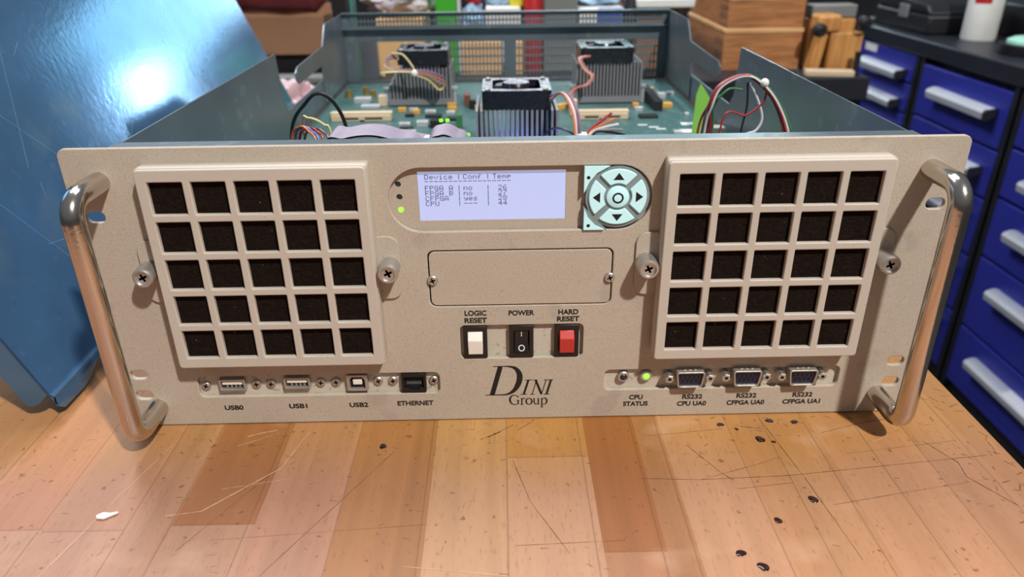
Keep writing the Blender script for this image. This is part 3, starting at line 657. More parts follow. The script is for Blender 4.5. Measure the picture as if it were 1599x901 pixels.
def grille(x0, x1, z0, z1, rows):
    n = round((x1 - x0) / .0048)
    for i in range(n + 1):
        x = x0 + (x1 - x0) * i / n; gr.box(x - .0009, x + .0009, .6502, .6512, z0, z1)
    for j in range(rows + 1):
        z = z0 + (z1 - z0) * j / rows; gr.box(x0, x1, .6501, .6513, z - .0011, z + .0011)
grille(-.205, .207, .1600, .1735, 2); grille(-.084, -.0015, .0905, .1410, 5); grille(.0125, .204, .0905, .1410, 5)
obj('vent_grille', gr, 'zinc', rear, smooth=False)
# circuit board
pcb = obj('circuit_board', MB().box(-.2125, .2125, .030, .640, .0870, .0886), 'pcb', rack, origin=(0, 0, 0))
def comp(name, x, y, w, d, h, m, bev=.0004, z=.0886):
    return obj(name, MB().box(x - w / 2, x + w / 2, y - d / 2, y + d / 2, z, z + h), m, pcb, bevel=bev)
def conn(x0, x1, y, label):
    mb = MB().box(x0, x1, y, y + .013, .0886, .0955).box(x0 - .001, x1 + .001, y + .002, y + .011, .0955, .0980)
    mb.m = 1; w = (x1 - x0); mb.box(x0 + w * .2, x0 + w * .46, y - .0003, y + .001, .0905, .0930).box(x0 + w * .56, x0 + w * .86, y - .0003, y + .001, .0905, .0930).box(x0 + w * .47, x0 + w * .56, y - .0003, y + .001, .0886, .0905)
    obj('board_connector', mb, ['beige', 'shadow'], pcb, bevel=.0006)
conn(-.193, -.128, .424, ''); conn(.070, .129, .416, '')
obj('memory_slot', MB().box(.164, .1735, .452, .566, .0886, .1000), 'chip', pcb, bevel=.0005)
for x, y in ((-.1971, .553), (-.1665, .551), (-.178, .57)): obj('crystal', MB().cyl((x, y, .0886), (x, y, .097), .0038, n=16), 'gold', pcb)
for a in ((-.1745, .522, .020, .012, .006, 'silver'), (-.160, .490, .022, .012, .004, 'silver'), (-.1475, .505, .009, .012, .012, 'beige'), (-.110, .4446, .010, .007, .003, 'chip'), (-.1106, .4006, .012, .007, .004, 'silver'),
          (-.088, .459, .012, .009, .004, 'silver'), (-.0915, .3994, .012, .010, .006, 'silver'), (-.066, .490, .010, .006, .005, 'tan'), (-.064, .470, .010, .006, .005, 'tan'), (-.0650, .452, .010, .006, .004, 'silver'),
          (-.121, .468, .009, .006, .005, 'tan'), (-.108, .470, .010, .006, .004, 'silver'), (-.104, .456, .009, .006, .005, 'tan'), (-.083, .440, .018, .010, .003, 'chip'), (-.060, .425, .016, .010, .003, 'chip'),
          (-.107, .385, .014, .009, .003, 'chip'), (-.101, .372, .010, .006, .003, 'silver'), (-.048, .506, .007, .020, .012, 'w_brown'), (-.041, .480, .008, .008, .010, 'chip'), (-.034, .470, .008, .006, .006, 'tan'),
          (.056, .468, .010, .006, .006, 'tan'), (.064, .472, .010, .006, .006, 'tan'), (.072, .445, .008, .012, .016, 'beige'), (.088, .438, .008, .005, .004, 'tan'), (.100, .438, .008, .005, .004, 'tan'), (.112, .440, .010, .006, .004, 'silver'), (.122, .440, .007, .006, .006, 'silver'),
          (.146, .470, .007, .006, .006, 'tan'), (.147, .455, .009, .006, .005, 'silver'), (.152, .424, .020, .012, .003, 'chip'), (.181, .473, .014, .010, .005, 'tan'), (.186, .525, .010, .010, .006, 'silver'), (.200, .540, .009, .008, .004, 'silver'), (.178, .548, .007, .007, .008, 'gold'),
          (.188, .392, .014, .010, .0004, 'wht_ink'), (.203, .396, .012, .010, .0004, 'wht_ink'), (.180, .362, .014, .012, .0004, 'wht_ink'), (.168, .350, .008, .006, .004, 'silver'), (.196, .432, .005, .005, .003, 'silver'), (.205, .34, .012, .012, .010, 'white'), (.188, .335, .012, .010, .010, 'white'), (.192, .352, .006, .006, .006, 'chip'),
          (-.075, .395, .016, .010, .008, 'chip'), (-.052, .392, .006, .012, .014, 'w_green'), (-.12, .36, .012, .01, .003, 'chip'), (.150, .38, .010, .003, .0004, 'wht_ink'), (.156, .372, .010, .003, .0004, 'wht_ink'), (.140, .39, .010, .003, .0004, 'wht_ink'), (.06, .30, .03, .03, .003, 'chip'), (-.1, .30, .03, .03, .003, 'chip')):
    nm = {'tan': 'capacitor', 'silver': 'metal_component', 'chip': 'chip', 'beige': 'header', 'w_brown': 'header', 'wht_ink': 'board_marking', 'white': 'plug_header', 'gold': 'crystal', 'w_green': 'header'}[a[5]]
    comp(nm, *a, bev=0 if a[4] < .001 else .0004)
for x, y, z in ((-.0705, .384, .097), (-.0640, .384, .097), (-.066, .365, .0886), (-.060, .362, .0886), (-.054, .360, .0886), (-.048, .358, .0886), (-.042, .357, .0886)):
    obj('board_led', MB().box(x - .0017, x + .0017, y - .0012, y + .0012, z, z + .0022), 'green_led', pcb, label='lit green board lamp')
# heatsinks and fans
def heatsink(cx, cy, w, d, zt, arch, nf):
    mb = MB().box(cx - w / 2, cx + w / 2, cy - d / 2, cy + d / 2, .0900, .0965)
    for i in range(nf):
        x = cx - w / 2 + w * (i + .5) / nf; u = (i + .5) / nf; h = zt
        if arch and u < .35: h = zt - (1 - u / .35) ** 2 * .026
        if arch and u > .86: h = zt - .003
        mb.box(x - w / nf * .24, x + w / nf * .24, cy - d / 2 + .001, cy + d / 2 - .001, .0965, h)
    hs = obj('heatsink', mb, 'alu', rack, smooth=False)
    for s in (-1, 1): obj('spring_screw', MB().lathe([(.0022, 0), (.0022, .018), (.0042, .018), (.0042, .021), (.0001, .0212)], (cx + s * (w / 2 + .002), cy - d / 2 + .006, .0886), (0, 0, 1), 14), 'silver', hs)
    obj('heatsink_pad', MB().box(cx - w / 2 + .006, cx + w / 2 - .006, cy - d / 2 + .004, cy + d / 2 - .004, .0886, .0900), 'chip', hs)
    return hs
def fan(cx, cy, z0, z1, w):
    h = w / 2; n = 40
    mb = MB(); out_ = rr(-h, h, -h, h, .004, 10)   # frame with a round bore, built as a ring
    # ring: map outer samples to bore circle by angle
    k = len(out_); inn = []
    for (x, y) in out_:
        a = math.atan2(y, x); inn.append((h * .93 * math.cos(a), h * .93 * math.sin(a)))
    vs = [(cx + x, cy + y, z1) for x, y in out_] + [(cx + x, cy + y, z1) for x, y in inn] + [(cx + x, cy + y, z0) for x, y in out_] + [(cx + x, cy + y, z0) for x, y in inn]
    fs = []
    for i in range(k):
        j = (i + 1) % k
        fs += [(i, j, k + j, k + i), (2 * k + i, 3 * k + i, 3 * k + j, 2 * k + j), (i, 2 * k + i, 2 * k + j, j), (k + i, k + j, 3 * k + j, 3 * k + i)]
    mb.add(vs, fs)
    mb.cyl((cx, cy, z0 + .0005), (cx, cy, z0 + .0035), h * .46, n=28)
    for a in (20, 110, 200, 290):
        d = Vector((math.cos(R(a)), math.sin(R(a)), 0)); nn = Vector((-d.y, d.x, 0)); c0 = Vector((cx, cy, z0 + .0006))
        p = [c0 + d * h * .4 + nn * .0015, c0 + d * h * .4 - nn * .0015, c0 + d * h * .95 - nn * .0015, c0 + d * h * .95 + nn * .0015]
        mb.add(p + [q_ + Vector((0, 0, .0016)) for q_ in p], [(0, 1, 2, 3), (4, 7, 6, 5), (0, 4, 5, 1), (1, 5, 6, 2), (2, 6, 7, 3), (3, 7, 4, 0)])
    f = obj('cooling_fan', mb, 'fanplastic', rack)
    rt = MB(); rt.lathe([(h * .42, 0), (h * .42, (z1 - z0) * .8), (h * .38, (z1 - z0) * .9), (h * .001, (z1 - z0) * .92)], (cx, cy, z0 + .0036), (0, 0, 1), 28)
    for b in range(7):
        vs = []; a0 = b * 360 / 7
        for i in range(7):
            rr_ = h * (.40 + .50 * i / 6); sk = i * 4
            for s_, zz in ((0, z1 - .0022), (34, z0 + .0062)):
                a = R(a0 + sk + s_); vs.append((cx + rr_ * math.cos(a), cy + rr_ * math.sin(a), zz))
        nv = len(vs); vs2 = vs + [(x, y, z - .0009) for x, y, z in vs]
        fs = [(2 * i, 2 * i + 1, 2 * i + 3, 2 * i + 2) for i in range(6)] + [(nv + 2 * i, nv + 2 * i + 2, nv + 2 * i + 3, nv + 2 * i + 1) for i in range(6)]
        rt.add(vs2, fs)
    obj('fan_rotor', rt, 'fanplastic', f)
    for sx_ in (-1, 1):
        for sy_ in (-1, 1): obj('screw', MB().lathe([(.0024, 0), (.0024, .001), (.0012, .0016), (.0001, .0016)], (cx + sx_ * (h - .005), cy + sy_ * (h - .005), z1), (0, 0, 1), 14), 'nickel', f)
heatsink(.0055, .292, .074, .072, .1355, False, 17); fan(.0055, .289, .1360, .1520, .060)
heatsink(-.1020, .530, .075, .068, .1350, True, 18); fan(-.0970, .522, .1360, .1520, .058)
heatsink(.1180, .530, .078, .068, .1350, False, 20); fan(.1145, .524, .1360, .1520, .061)
bl = MB().box(-.012, .022, .250, .252, .0895, .0915); pl_ = bpy.data.lights.new('blue_glow', 'POINT'); pl_.energy = .06; pl_.color = (.12, .16, 1); pl_.shadow_soft_size = .003; plo = bpy.data.objects.new('blue_glow', pl_); COL.objects.link(plo); plo.location = (.0045, .246, .096)
obj('blue_lamp', bl, mat('lit_blue_led', (60, 70, 255), .3, emit=(60, 80, 255), estr=14), pcb, label='lit blue lamp')
# wires and cables
def wire(pts, m, r=.0008, parent=rack, name='wire'): return obj(name, MB().tube(pts, r, 8), m, parent)
wire([(-.1605, .150, .092), (-.1553, .135, .1500), (-.1386, .120, .1741), (-.1284, .118, .1803), (-.1188, .12, .1717), (-.1126, .12, .1498), (-.108, .115, .092)], 'w_black', .0013)
for dx, m in ((0, 'w_orange'), (.002, 'w_blue'), (.005, 'w_red'), (.0085, 'w_brown')):
    wire([(-.158 + dx, .12, .092), (-.149 + dx, .11, .150), (-.1405 + dx, .102, .1620 - dx * .3), (-.1330 + dx, .095, .1610), (-.1265 + dx, .09, .150), (-.12 + dx, .085, .092)], m, .0008)
wire([(-.1400, .12, .092), (-.1400, .11, .160), (-.1331, .1, .1682), (-.1241, .1, .1640), (-.1193, .1, .1550), (-.115, .1, .092)], 'w_yellow', .0008)
def ribbon(path, w, m='ribbon'):
    P = [Vector(p) for p in path]; Q = [2 * P[0] - P[1]] + P + [2 * P[-1] - P[-2]]; o = []
    for i in range(1, len(Q) - 2):
        for k in range(8):
            t = k / 8; a, b, c, d = Q[i - 1:i + 3]; o.append(.5 * ((2 * b) + (c - a) * t + (2 * a - 5 * b + 4 * c - d) * t * t + (3 * b - 3 * c + d - a) * t ** 3))
    o.append(P[-1]); mb = MB(); n = 20
    for side_ in (0, -.0009):
        vs = [(p.x, p.y + w * k / n, p.z + side_ + .0003 * math.cos(k * math.pi)) for p in o for k in range(n + 1)]
        mb.add(vs, [(i * (n + 1) + k, (i + 1) * (n + 1) + k, (i + 1) * (n + 1) + k + 1, i * (n + 1) + k + 1) for i in range(len(o) - 1) for k in range(n)])
    return obj('ribbon_cable', mb, m, rack)
ribbon([(-.116, .026, .100), (-.1085, .026, .1670), (-.0960, .026, .1735), (-.080, .026, .1750), (-.066, .026, .1710), (-.055, .026, .1640), (-.050, .026, .120)], .026)
ribbon([(-.088, .056, .120), (-.083, .056, .1630), (-.074, .056, .1655), (-.060, .056, .1630), (-.048, .056, .1560), (-.045, .056, .120)], .022)
ribbon([(-.056, .026, .120), (-.051, .026, .1660), (-.0425, .026, .1745), (-.034, .026, .1720), (-.027, .026, .1640), (-.024, .026, .120)], .026)
obj('cable_tie', MB().blob((-.0515, .050, .164), (.004, .004, .005), .1, 2, 1, 2, False), 'white', rack)
B = [(.142, .160, .092), (.1418, .155, .1426), (.1423, .150, .1612), (.1477, .150, .1746), (.1627, .150, .1819), (.1746, .148, .1778), (.1882, .145, .1627), (.1990, .142, .1370), (.203, .140, .095)]
for i, m in enumerate(('w_black', 'w_red', 'w_white', 'w_orange', 'w_brown', 'w_green', 'w_grey', 'w_red')):
    a = i * 2.4; dx, dy, dz = .0018 * math.cos(a), .002 * math.sin(a), .0016 * math.sin(a * 1.3)
    wire([(x + dx * (1.8 if j in (0, 1, 7, 8) else 1) + (.004 * (i - 3.5) / 3.5 if j < 2 else 0), y + dy, z + (dz if 0 < j < 8 else 0)) for j, (x, y, z) in enumerate(B)], m, .0009)
wire([(.150, .15, .100), (.1525, .15, .1527), (.1686, .15, .1539), (.1790, .149, .1629), (.1800, .147, .1720)], 'w_red', .0008)
wire([(.1689, .150, .1765), (.1760, .150, .1640), (.1805, .150, .1514), (.1770, .150, .1425), (.1690, .150, .1385), (.160, .15, .120)], 'w_white', .0009)
wire([(.1675, .152, .1770), (.1690, .152, .1600), (.1670, .152, .1420), (.166, .152, .110)], 'w_black', .0008)
wire([(.1460, .17, .092), (.1490, .17, .150), (.158, .168, .168), (.1690, .166, .1690)], 'w_green', .0009)
obj('cable_tie', MB().blob((.1775, .146, .1775), (.0031, .0031, .0031), .05, 2, 2, 3, False), 'white', rack, label='round white tie on the wire loop')
lm = MB().prism([(.169, .089), (.186, .089), (.1850, .132), (.1780, .142), (.1735, .148), (.1705, .138)], 'y', .300, .3012); obj('green_tape_flag', lm, 'lime', rack)
for dx, m in ((0, 'w_orange'), (.0016, 'w_white'), (.0032, 'w_brown'), (.0045, 'w_purple')):
    wire([(.034, .255, .1440 + dx), (.0410 + dx, .235, .1545), (.0470 + dx, .215, .1490), (.0495 + dx, .20, .1350), (.0500 + dx, .19, .0950)], m, .0009)
for i, m in enumerate(('w_red', 'w_orange', 'w_white', 'w_grey', 'w_black')):
    wire([(.052 + .001 * i, .185, .110), (.0600 + .0012 * i, .20, .1290), (.0700 + .0020 * i, .205, .1370 - .002 * i), (.0800 + .0030 * i, .21, .1430 - .0045 * i)], m, .0011)
wire([(.026, .235, .118), (.034, .225, .1275), (.044, .21, .1300), (.055, .20, .1250)], 'w_black', .0009)
obj('plug', MB().box(.052, .060, .196, .204, .1235, .1300), 'white', rack, bevel=.0008)
for i, m in enumerate(('w_orange', 'w_white', 'w_brown', 'w_pink')):
    dx = .002 * i
    wire([(.088 + dx, .488, .1440), (.0800 + dx * .6, .482, .1420), (.0860 + dx * .6, .478, .1310), (.0940 + dx * .5, .474, .1240), (.0880 + dx * .4, .472, .1150), (.078, .468, .1130), (.070 + dx * .5, .466, .1070), (.069 + dx * .5, .462, .0960)], m, .0011)
for i, m in enumerate(('w_yellow', 'w_brown', 'w_grey', 'w_orange', 'w_purple')):
    k = (i - 2) * .0012
    wire([(-.124, .492, .1460 + k), (-.1350, .484, .1440 + k), (-.1330 + k, .478, .1360), (-.1050, .474, .1310 + k), (-.0900, .476, .1270 + k * 2), (-.0760 + k, .478, .1180 + k * 3), (-.0720, .482, .118 + k)], m, .0011)
wire([(-.130, .486, .1500), (-.118, .480, .1500), (-.108, .474, .1400), (-.1030, .472, .1310)], 'w_yellow', .0011)
wire([(-.140, .486, .1260), (-.1440, .480, .1290), (-.136, .476, .1310), (-.120, .474, .1320), (-.1050, .472, .1315)], 'w_yellow', .0012)
obj('cable_tie', MB().blob((-.1045, .470, .1310), (.004, .003, .004), .05, 2, 5, 2, False), 'white', rack)

# ------------------------------------------------------------------ removed lid leaning at the left
lid = MB(); a_ = R(23); up = Vector((-math.sin(a_), 0, math.cos(a_))); nrm = Vector((math.cos(a_), 0, math.sin(a_))); K = Vector((-.295, .0094, .019)); LEN = .695; HT = .44; th = .0011
def lp(s, y, n=0.): return K + up * s + Vector((0, y, 0)) + nrm * n
def slab(pts, off):
    p = [Vector(q_) for q_ in pts]; o = [q_ + off for q_ in p]; n = len(p)
    lid.add(p + o, [tuple(range(n)), tuple(range(2 * n - 1, n - 1, -1))] + [(i, n + i, n + (i + 1) % n, (i + 1) % n) for i in range(n)])
ny, ns = 12, 10
slab([lp(0, 0), lp(0, LEN), lp(HT, LEN), lp(HT, 0)], -nrm * th)
def on_sheet(s_, y): return K + up * s_ + Vector((0, y, 0)) + nrm * .00015
lid.m = 1; rnd = random.Random(3)
lines = [((.20, .10), (.10, .17)), ((.12, .12), (.22, .19)), ((.16, .05), (.05, .10)), ((.30, .22), (.22, .26))] + [((a, b), (a + rnd.uniform(-.02, .02), b + rnd.uniform(-.03, .03))) for a, b in [(rnd.uniform(.02, .36), rnd.uniform(.02, .45)) for _ in range(40)]]
for (s0, y0), (s1, y1) in lines:
    a, b = on_sheet(s0, y0), on_sheet(s1, y1); n_ = (b - a).cross(nrm).normalized() * .00014
    lid.add([a + n_, a - n_, b - n_, b + n_], [(0, 1, 2, 3)])
sheet = obj('lid_sheet', lid, ['sheet', mat('pale_metal_scratch', (104, 146, 182), .45)], None, smooth=False)
LID = thing('chassis_lid', (-.295, .36, 0), 'large bluish zinc sheet metal lid leaning left beside the rack computer', 'lid')
sheet.parent = LID; sheet.location = WORLD[sheet.name] - WORLD[LID.name]
lid = MB()   # lower hem, bent to hang almost upright
pr = [(0.0, .0165), (.0, .0100), (.006, .0050), (.030, .0040), (.040, .0060), (.052, .0120), (.064, .0140), (.090, .0125), (LEN, .0125)]
top_ = [Vector((K.x, K.y + y, K.z)) for y, _ in ((0, 0), (LEN, 0))]
poly = [top_[1], top_[0]] + [Vector((K.x + .004, K.y + y, z)) for y, z in pr]
slab(poly, Vector((-.001, 0, 0))); obj('lid_hem', lid, 'sheet', LID, smooth=False)
lid = MB(); dn = -nrm
f0, f1, f2, f3 = lp(0, 0), lp(HT, 0), lp(HT, 0) + dn * .018, lp(0, 0) + dn * .018
pts = [f1, f0, f0 + dn * .010 - up * .004] + [f0 + dn * (.0145 + .0035 * math.sin(R(t))) + up * (.001 - .0045 * math.cos(R(t)) ) for t in (10, 40, 70)] + [f2]
slab(pts, Vector((0, .001, 0))); lid.m = 1
sl = f0 + up * .080 + dn * .0105; hh = []
for t in range(0, 360, 20):
    hh.append(sl + up * (.0045 * math.cos(R(t)) + (.004 if math.cos(R(t)) > 0 else -.004)) + dn * (.0030 * math.sin(R(t))) + Vector((0, -.0002, 0)))
lid.add(hh, [tuple(range(len(hh)))]); obj('lid_flange', lid, ['sheet', 'shadow'], LID, smooth=False)

# ------------------------------------------------------------------ blue drawer cabinets on the right
CX = .97
def cabinet(y0, y1, seams, label):
    c = thing('drawer_cabinet', (CX + .32, (y0 + y1) / 2, -.9), label, 'cabinet', 'blue drawer cabinets')
    obj('body', MB().box(CX + .0205, CX + .62, y0 - .0155, y1 + .0155, -.80, -.006), 'cabdark', c)
    for ya, yb in ((y0 - .0155, y0 - .001), (y1 + .001, y1 + .0155)): obj('frame_post', MB().box(CX + .001, CX + .0205, ya, yb, -.66, -.006), 'cabdark', c)
    obj('plinth', MB().box(CX + .03, CX + .60, y0 - .012, y1 + .012, -.90, -.80), 'cabdark', c)
    for za, zb in zip(seams[:-1], seams[1:]):
        d = obj('drawer', MB().box(CX, CX + .02, y0, y1, zb + .003, za - .003), 'cab', c, bevel=.002)
        zt = za - (.040 if za > -.02 or True else .03); prof = [(CX, zt), (CX - .010, zt + .001), (CX - .023, zt - .004), (CX - .026, zt - .009), (CX - .024, zt - .022), (CX - .019, zt - .023), (CX - .018, zt - .010), (CX, zt - .007)]
        h = MB().prism(prof, 'y', y0 + .035, y1 - .075); hd = obj('handle', h, 'draw_alu', d, bevel=.001)
        e_ = MB().prism([(CX, zt + .001), (CX - .024, zt - .003), (CX - .027, zt - .009), (CX - .025, zt - .024), (CX - .014, zt - .021), (CX, zt - .012)], 'y', y0 + .028, y0 + .036)
        obj('end_cap', e_, 'cabdark', d)
    return c
cabinet(1.405, 1.725, (-.006, -.075, -.145, -.215, -.315, -.415, -.53, -.65), 'far blue drawer cabinet, leftmost, with shallow top drawers')
farc = bpy.data.objects['drawer_cabinet']; obj('paper_tag', MB().box(CX - .0015, CX - .0002, 1.60, 1.665, -.030, -.012), 'whitep', farc)
cabinet(1.035, 1.365, (-.018, -.135, -.235, -.360, -.490, -.635), 'middle blue drawer cabinet right behind the right handle')
cabinet(.655, .995, (-.018, -.115, -.215, -.340, -.500, -.638), 'near blue drawer cabinet at the right edge with deep drawers')
tag(obj('worktop', MB().box(CX - .006, CX + .66, .62, 1.745, -.005, .030), 'worktop', bevel=.003), 'black worktop lying across the blue drawer cabinets', 'worktop')
def simple(name, mb, m, label, cat, bevel=.002, group=None, **k): return tag(obj(name, mb, m, bevel=bevel, **k), label, cat, group)
b_ = thing('spray_can', (1.085, 1.375, .03), 'tall white cylinder can with red mark standing on the black worktop', 'can')
obj('can_body', MB().lathe([(.034, 0), (.036, .004), (.036, .150), (.030, .165), (.016, .172), (.001, .173)], (1.085, 1.375, .030), (0, 0, 1), 32), 'whitep', b_)
lbl = MB(); vs = []
for i in range(9):
    a = R(200 + i * 7); vs += [(1.085 + .0364 * math.cos(a), 1.375 + .0364 * math.sin(a), .110), (1.085 + .0364 * math.cos(a), 1.375 + .0364 * math.sin(a), .128)]
lbl.add(vs, [(2 * i, 2 * i + 2, 2 * i + 3, 2 * i + 1) for i in range(8)]); obj('red_mark', lbl, 'redp', b_)
hc = thing('hard_case', (1.15, 1.58, .03), 'black plastic case with a sloped lid on the worktop left of the white can', 'case')
obj('case_base', MB().box(1.005, 1.33, 1.45, 1.72, .030, .075), 'blackcase', hc, bevel=.006); obj('case_lid', MB().prism([(1.45, .0755), (1.72, .0755), (1.72, .118), (1.47, .098)], 'x', 1.005, 1.33), 'blackcase', hc, bevel=.006)
obj('latch', MB().box(1.0, 1.006, 1.55, 1.59, .06, .09), 'alu', hc, bevel=.001)
simple('storage_box', MB().box(1.17, 1.45, 1.30, 1.44, .030, .105), 'blackcase', 'black box on the worktop behind the white can', 'box', .006)
dv = thing('round_tin', (1.06, 1.17, .03), 'low dark tin with pale green lid at the worktop front', 'tin')
obj('tin_body', MB().lathe([(.062, 0), (.064, .003), (.064, .020), (.001, .0205)], (1.075, 1.165, .030), (0, 0, 1), 36), 'blackcase', dv); obj('tin_lid', MB().lathe([(.050, 0), (.050, .006), (.040, .011), (.001, .0115)], (1.075, 1.165, .0505), (0, 0, 1), 36), 'mint', dv)
simple('flat_tray', MB().box(1.0, 1.18, 1.74 - .01, 1.742, .0305, .042), 'alu', 'flat grey metal strip on the far end of the worktop', 'strip', .002)

# ------------------------------------------------------------------ rear table with clutter
rt = thing('rear_table', (0, 1.45, -.9), 'dark table standing behind the rack computer, loaded with clutter', 'table')
obj('table_top', MB().box(-1.3, .722, 1.10, 1.95, -.045, 0), 'cabdark', rt, bevel=.003)
for x, y in ((-1.2, 1.16), (.68, 1.16), (-1.2, 1.87), (.68, 1.87)): obj('leg', MB().box(x - .04, x + .04, y - .04, y + .04, -.9, -.045), 'cabdark', rt)
simple('flat_case', MB().box(-.72, -.372, 1.21, 1.52, 0, .045), 'blackcase', 'flat black case under the brown cardboard tray', 'case', .004)
tr = MB().plate([rr(-.66, -.362, .0455, .117, .001, 2)], 1.195, .004); tr.box(-.66, -.362, 1.50, 1.504, .0455, .117).box(-.66, -.656, 1.199, 1.50, .0455, .117).box(-.366, -.362, 1.199, 1.50, .0455, .117).box(-.656, -.366, 1.199, 1.50, .0455, .049)
simple('cardboard_tray', tr, 'card', 'brown open cardboard tray on the black case at the left', 'box', .001)
rl = MB(); n = 28; vs = []; segs = 40
for i in range(segs + 1):
    u = i / segs; x = -.68 + .322 * u; endk = min(1, .55 + 6 * min(u, 1 - u))
    for k in range(n):
        t = 2 * math.pi * k / n; r_ = .05 * endk * (1 + .16 * noise.noise(Vector((x * 14, math.cos(t) * 1.5, math.sin(t) * 1.5))))
        vs.append((x, 1.236 + r_ * 1.15 * math.cos(t), .1690 + r_ * math.sin(t)))
rl.add(vs, [(i * n + k, i * n + (k + 1) % n, (i + 1) * n + (k + 1) % n, (i + 1) * n + k)[::-1] for i in range(segs) for k in range(n)] + [tuple(range(n)), tuple(range((segs + 1) * n - 1, segs * n - 1, -1))])
simple('leather_roll', rl, 'maroon', 'wrinkled maroon leather roll lying on the cardboard tray', 'roll', 0)
simple('metal_bar', MB().box(-.52, -.36, 1.12, 1.16, 0, .014), 'greyp', 'grey flat bar on the table front below the black case', 'bar', .003)
simple('crumpled_rag', MB().blob((-.405, 1.10 - .14, .018 + .018), (.055, .060, .036), .55, 2.2, 3, 5).blob((-.36, .82, .022), (.042, .075, .028), .5, 2.4, 9, 5) if False else MB().blob((-.335, .775, .030), (.060, .070, .034), .5, 2.0, 9, 5), 'rag', 'crumpled pinkish white rag on the bench behind the left side of the chassis', 'rag', 0)
simple('cardboard_box', MB().box(-.262, -.165, 1.22, 1.40, 0, .108), 'card2', 'tan cardboard carton seen through the left of the rear grille', 'box', .002)
bg_ = MB().blob((-.215, 1.30, .150), (.075, .075, .042), .35, 2.2, 4, 5); simple('plastic_bag', bg_, 'bag', 'crumpled white plastic bag on the tan cardboard carton', 'bag', 0)
simple('pink_pouch', MB().blob((-.232, 1.245, .222), (.038, .03, .020), .3, 2., 6, 4, False), 'pinkbag', 'pink pouch on top of the white plastic bag', 'pouch', 0)
simple('dark_bin', MB().box(-.330, -.295, 1.13, 1.18, 0, .185), 'blackcase', 'tall black bin left of the tan carton behind the rear grille', 'bin', .005)
simple('teal_folder', MB().box(-.2945, -.2905, 1.13, 1.18, 0, .190), mat('teal_card', (70, 130, 126), .5), 'thin teal folder standing between black bin and tan carton', 'folder', .001)
simple('green_box', MB().box(-.137, -.094, 1.20, 1.27, 0, .23), 'greenp', 'tall bright green box standing behind the rear grille', 'box', .003)
simple('card_strip', MB().box(-.0925, -.0885, 1.20, 1.27, 0, .20), 'whitep', 'thin pale card strip against the side of the tall green box', 'card', .001)
simple('packing_box', MB().box(-.086, -.004, 1.19, 1.36, 0, .066), 'card2', 'low pale cardboard box centred behind the grille, left of the centre bar', 'box', .002)
simple('paper_carton', MB().box(-.036, .034, 1.20, 1.33, .0665, .130), 'whitep', 'white carton stacked across the two low cardboard boxes', 'box', .003)
simple('blue_bundle', MB().blob((-.062, 1.25, .100), (.024, .05, .034), .35, 2.4, 8, 4), 'lblue', 'pale blue bundle on the low cardboard box beside the green box', 'bundle', 0)
simple('blue_sachet', MB().blob((-.010, 1.26, .1465), (.030, .03, .017), .4, 2.2, 12, 4), 'lblue', 'pale blue sachet lying on the white carton', 'sachet', 0)
simple('red_sachet', MB().blob((-.060, 1.25, .1475), (.018, .02, .016), .3, 2.2, 15, 4, False), 'redp', 'small pink red sachet on the pale blue bundle', 'sachet', 0)
simple('yellow_roll', MB().lathe([(.013, 0), (.014, .002), (.014, .016), (.012, .018), (.001, .018)], (.026, 1.225, .1302), (0, 0, 1), 24), 'yellow', 'small yellow tape roll at the right end of the white carton', 'tape roll', 0)
simple('kraft_box', MB().box(.000, .040, 1.19, 1.36, 0, .066), 'card2', 'low narrow cardboard box right of the grille centre bar', 'box', .002)
simple('red_canister', MB().lathe([(.018, 0), (.0195, .003), (.0195, .17), (.012, .185), (.010, .20), (.001, .2)], (.0605, 1.22, 0), (0, 0, 1), 28), 'redp', 'red canister standing behind the rear grille', 'canister', 0)
simple('grey_carton', MB().box(.082, .150, 1.21, 1.40, 0, .152), 'greyp', 'grey carton to the right of the red canister', 'box', .002)
simple('pink_cloth', MB().blob((.115, 1.24, .163), (.028, .03, .012), .4, 2., 21, 4), 'w_pink', 'folded pink red cloth on top of the grey carton', 'cloth', 0)
simple('white_carton', MB().box(.152, .242, 1.20, 1.36, 0, .126), 'whitep', 'white carton between the grey carton and the board stack', 'box', .002)
simple('blue_packet', MB().box(.190, .238, 1.190, 1.199, .098, .126), 'bluep', 'small blue packet against the front of the white carton', 'packet', .001)
simple('pale_pouch', MB().blob((.195, 1.27, .142), (.048, .04, .018), .4, 2.2, 25, 4), 'lblue', 'pale blue pouch lying on the white carton beside the grey carton', 'pouch', 0)
simple('black_bottle', MB().lathe([(.013, 0), (.014, .003), (.014, .13), (.007, .15), (.007, .18), (.001, .18)], (.2585, 1.22, 0), (0, 0, 1), 24), 'blackcase', 'slim black bottle between the white carton and the board stack', 'bottle', 0)
simple('brown_box', MB().box(.275, .370, 1.235, 1.50, 0, .124), 'card', 'brown box carrying the flat white board', 'box', .002)
simple('white_board', MB().box(.268, .386, 1.200, 1.56, .1245, .142), 'whitep', 'flat white board on the brown box next to the wooden crates', 'board', .003)
simple('mint_box', MB().box(.225, .272, 1.11, 1.18, 0, .030), 'mint', 'small mint green box low behind the right heatsink', 'box', .002)
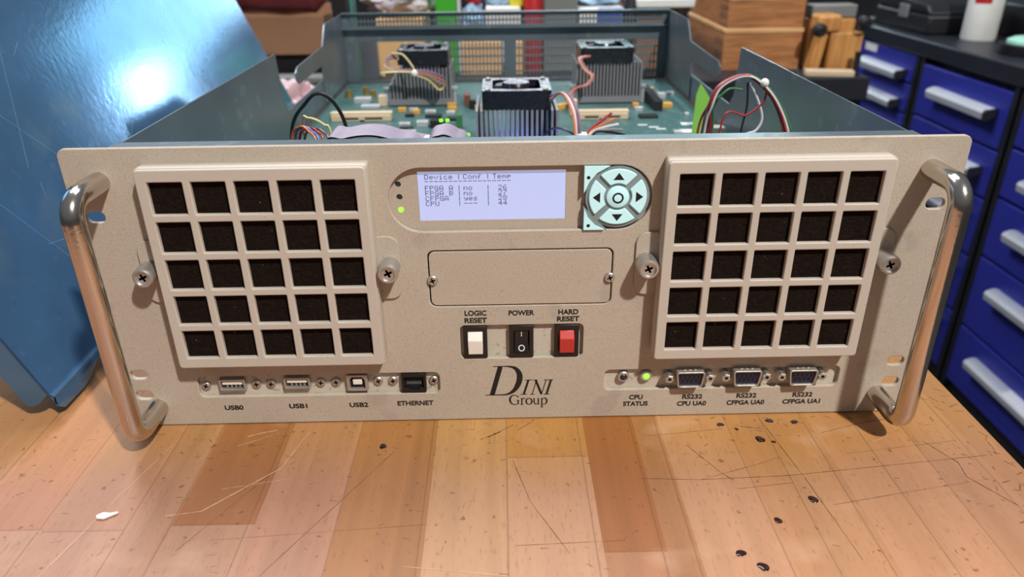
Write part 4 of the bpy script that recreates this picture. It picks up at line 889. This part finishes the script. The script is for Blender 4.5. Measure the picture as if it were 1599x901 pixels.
def crate(z0, z1, x0, x1, label):
    y0, y1 = 1.20, 1.52; c = thing('wooden_crate', ((x0 + x1) / 2, (y0 + y1) / 2, z0), label, 'crate', 'finger jointed wooden crates')
    lidz = z1 - .010
    obj('crate_side', MB().box(x0, x1, y0, y1, z0, lidz), 'crate', c, bevel=.001); obj('crate_lid', MB().box(x0 - .002, x1 + .002, y0 - .002, y1 + .002, lidz, z1), 'cratelid', c, bevel=.002)
    n_ = 3; h_ = (lidz - z0) / (2 * n_)
    fj = MB()
    for i in range(n_): fj.box(x0 - .0006, x0 + .001, y0 + .003, y0 + .065, z0 + 2 * i * h_, z0 + (2 * i + 1) * h_)
    obj('finger_joint', fj, 'endgrain', c, smooth=False)
crate(0, .083, .452, .612, 'lower of the two stacked wooden crates at the right'); crate(.083, .146, .455, .610, 'upper of the two stacked wooden crates at the right')
vz = thing('wooden_vise', (.69, 1.2, 0), 'golden wooden clamp jig with dark screw knobs beside the crates', 'clamp')
obj('jaw_board', MB().box(.652, .718, 1.155, 1.185, 0, .078), 'golden', vz, bevel=.003); obj('rear_jaw', MB().box(.625, .718, 1.20, 1.24, 0, .100), 'golden', vz, bevel=.004)
obj('jaw_block', MB().box(.622, .668, 1.15, 1.198, .079, .112), 'golden', vz, bevel=.006)
obj('arm', MB().prism([(.618, .0), (.640, .0), (.650, .080), (.632, .080)], 'y', 1.16, 1.19), 'golden', vz, bevel=.003)
for x, z in ((.622, .085), (.708, .098)): obj('clamp_knob', MB().lathe([(.007, 0), (.013, .004), (.013, .018), (.006, .024), (.001, .024)], (x, 1.154, z), (0, -1, 0), 20), 'blackcase', vz)
obj('clamp_screw', MB().cyl((.702, 1.13, .0), (.702, 1.13, .045), .006, n=16), 'blackcase', vz)
simple('tool_tray', MB().box(.668, .735, 1.16, 1.24, .1125, .128) if False else MB().box(.6255, .717, 1.2005, 1.239, .1005, .126), 'greyp', 'grey green tool tray on top of the wooden clamp jig', 'tray', .003)
simple('pale_strip', MB().prism([(.600, 1.12), (.690, 1.103), (.694, 1.128), (.604, 1.146)], 'z', 0, .012), 'beige', 'pale wooden strip lying on the table in front of the clamp jig', 'strip', .002)
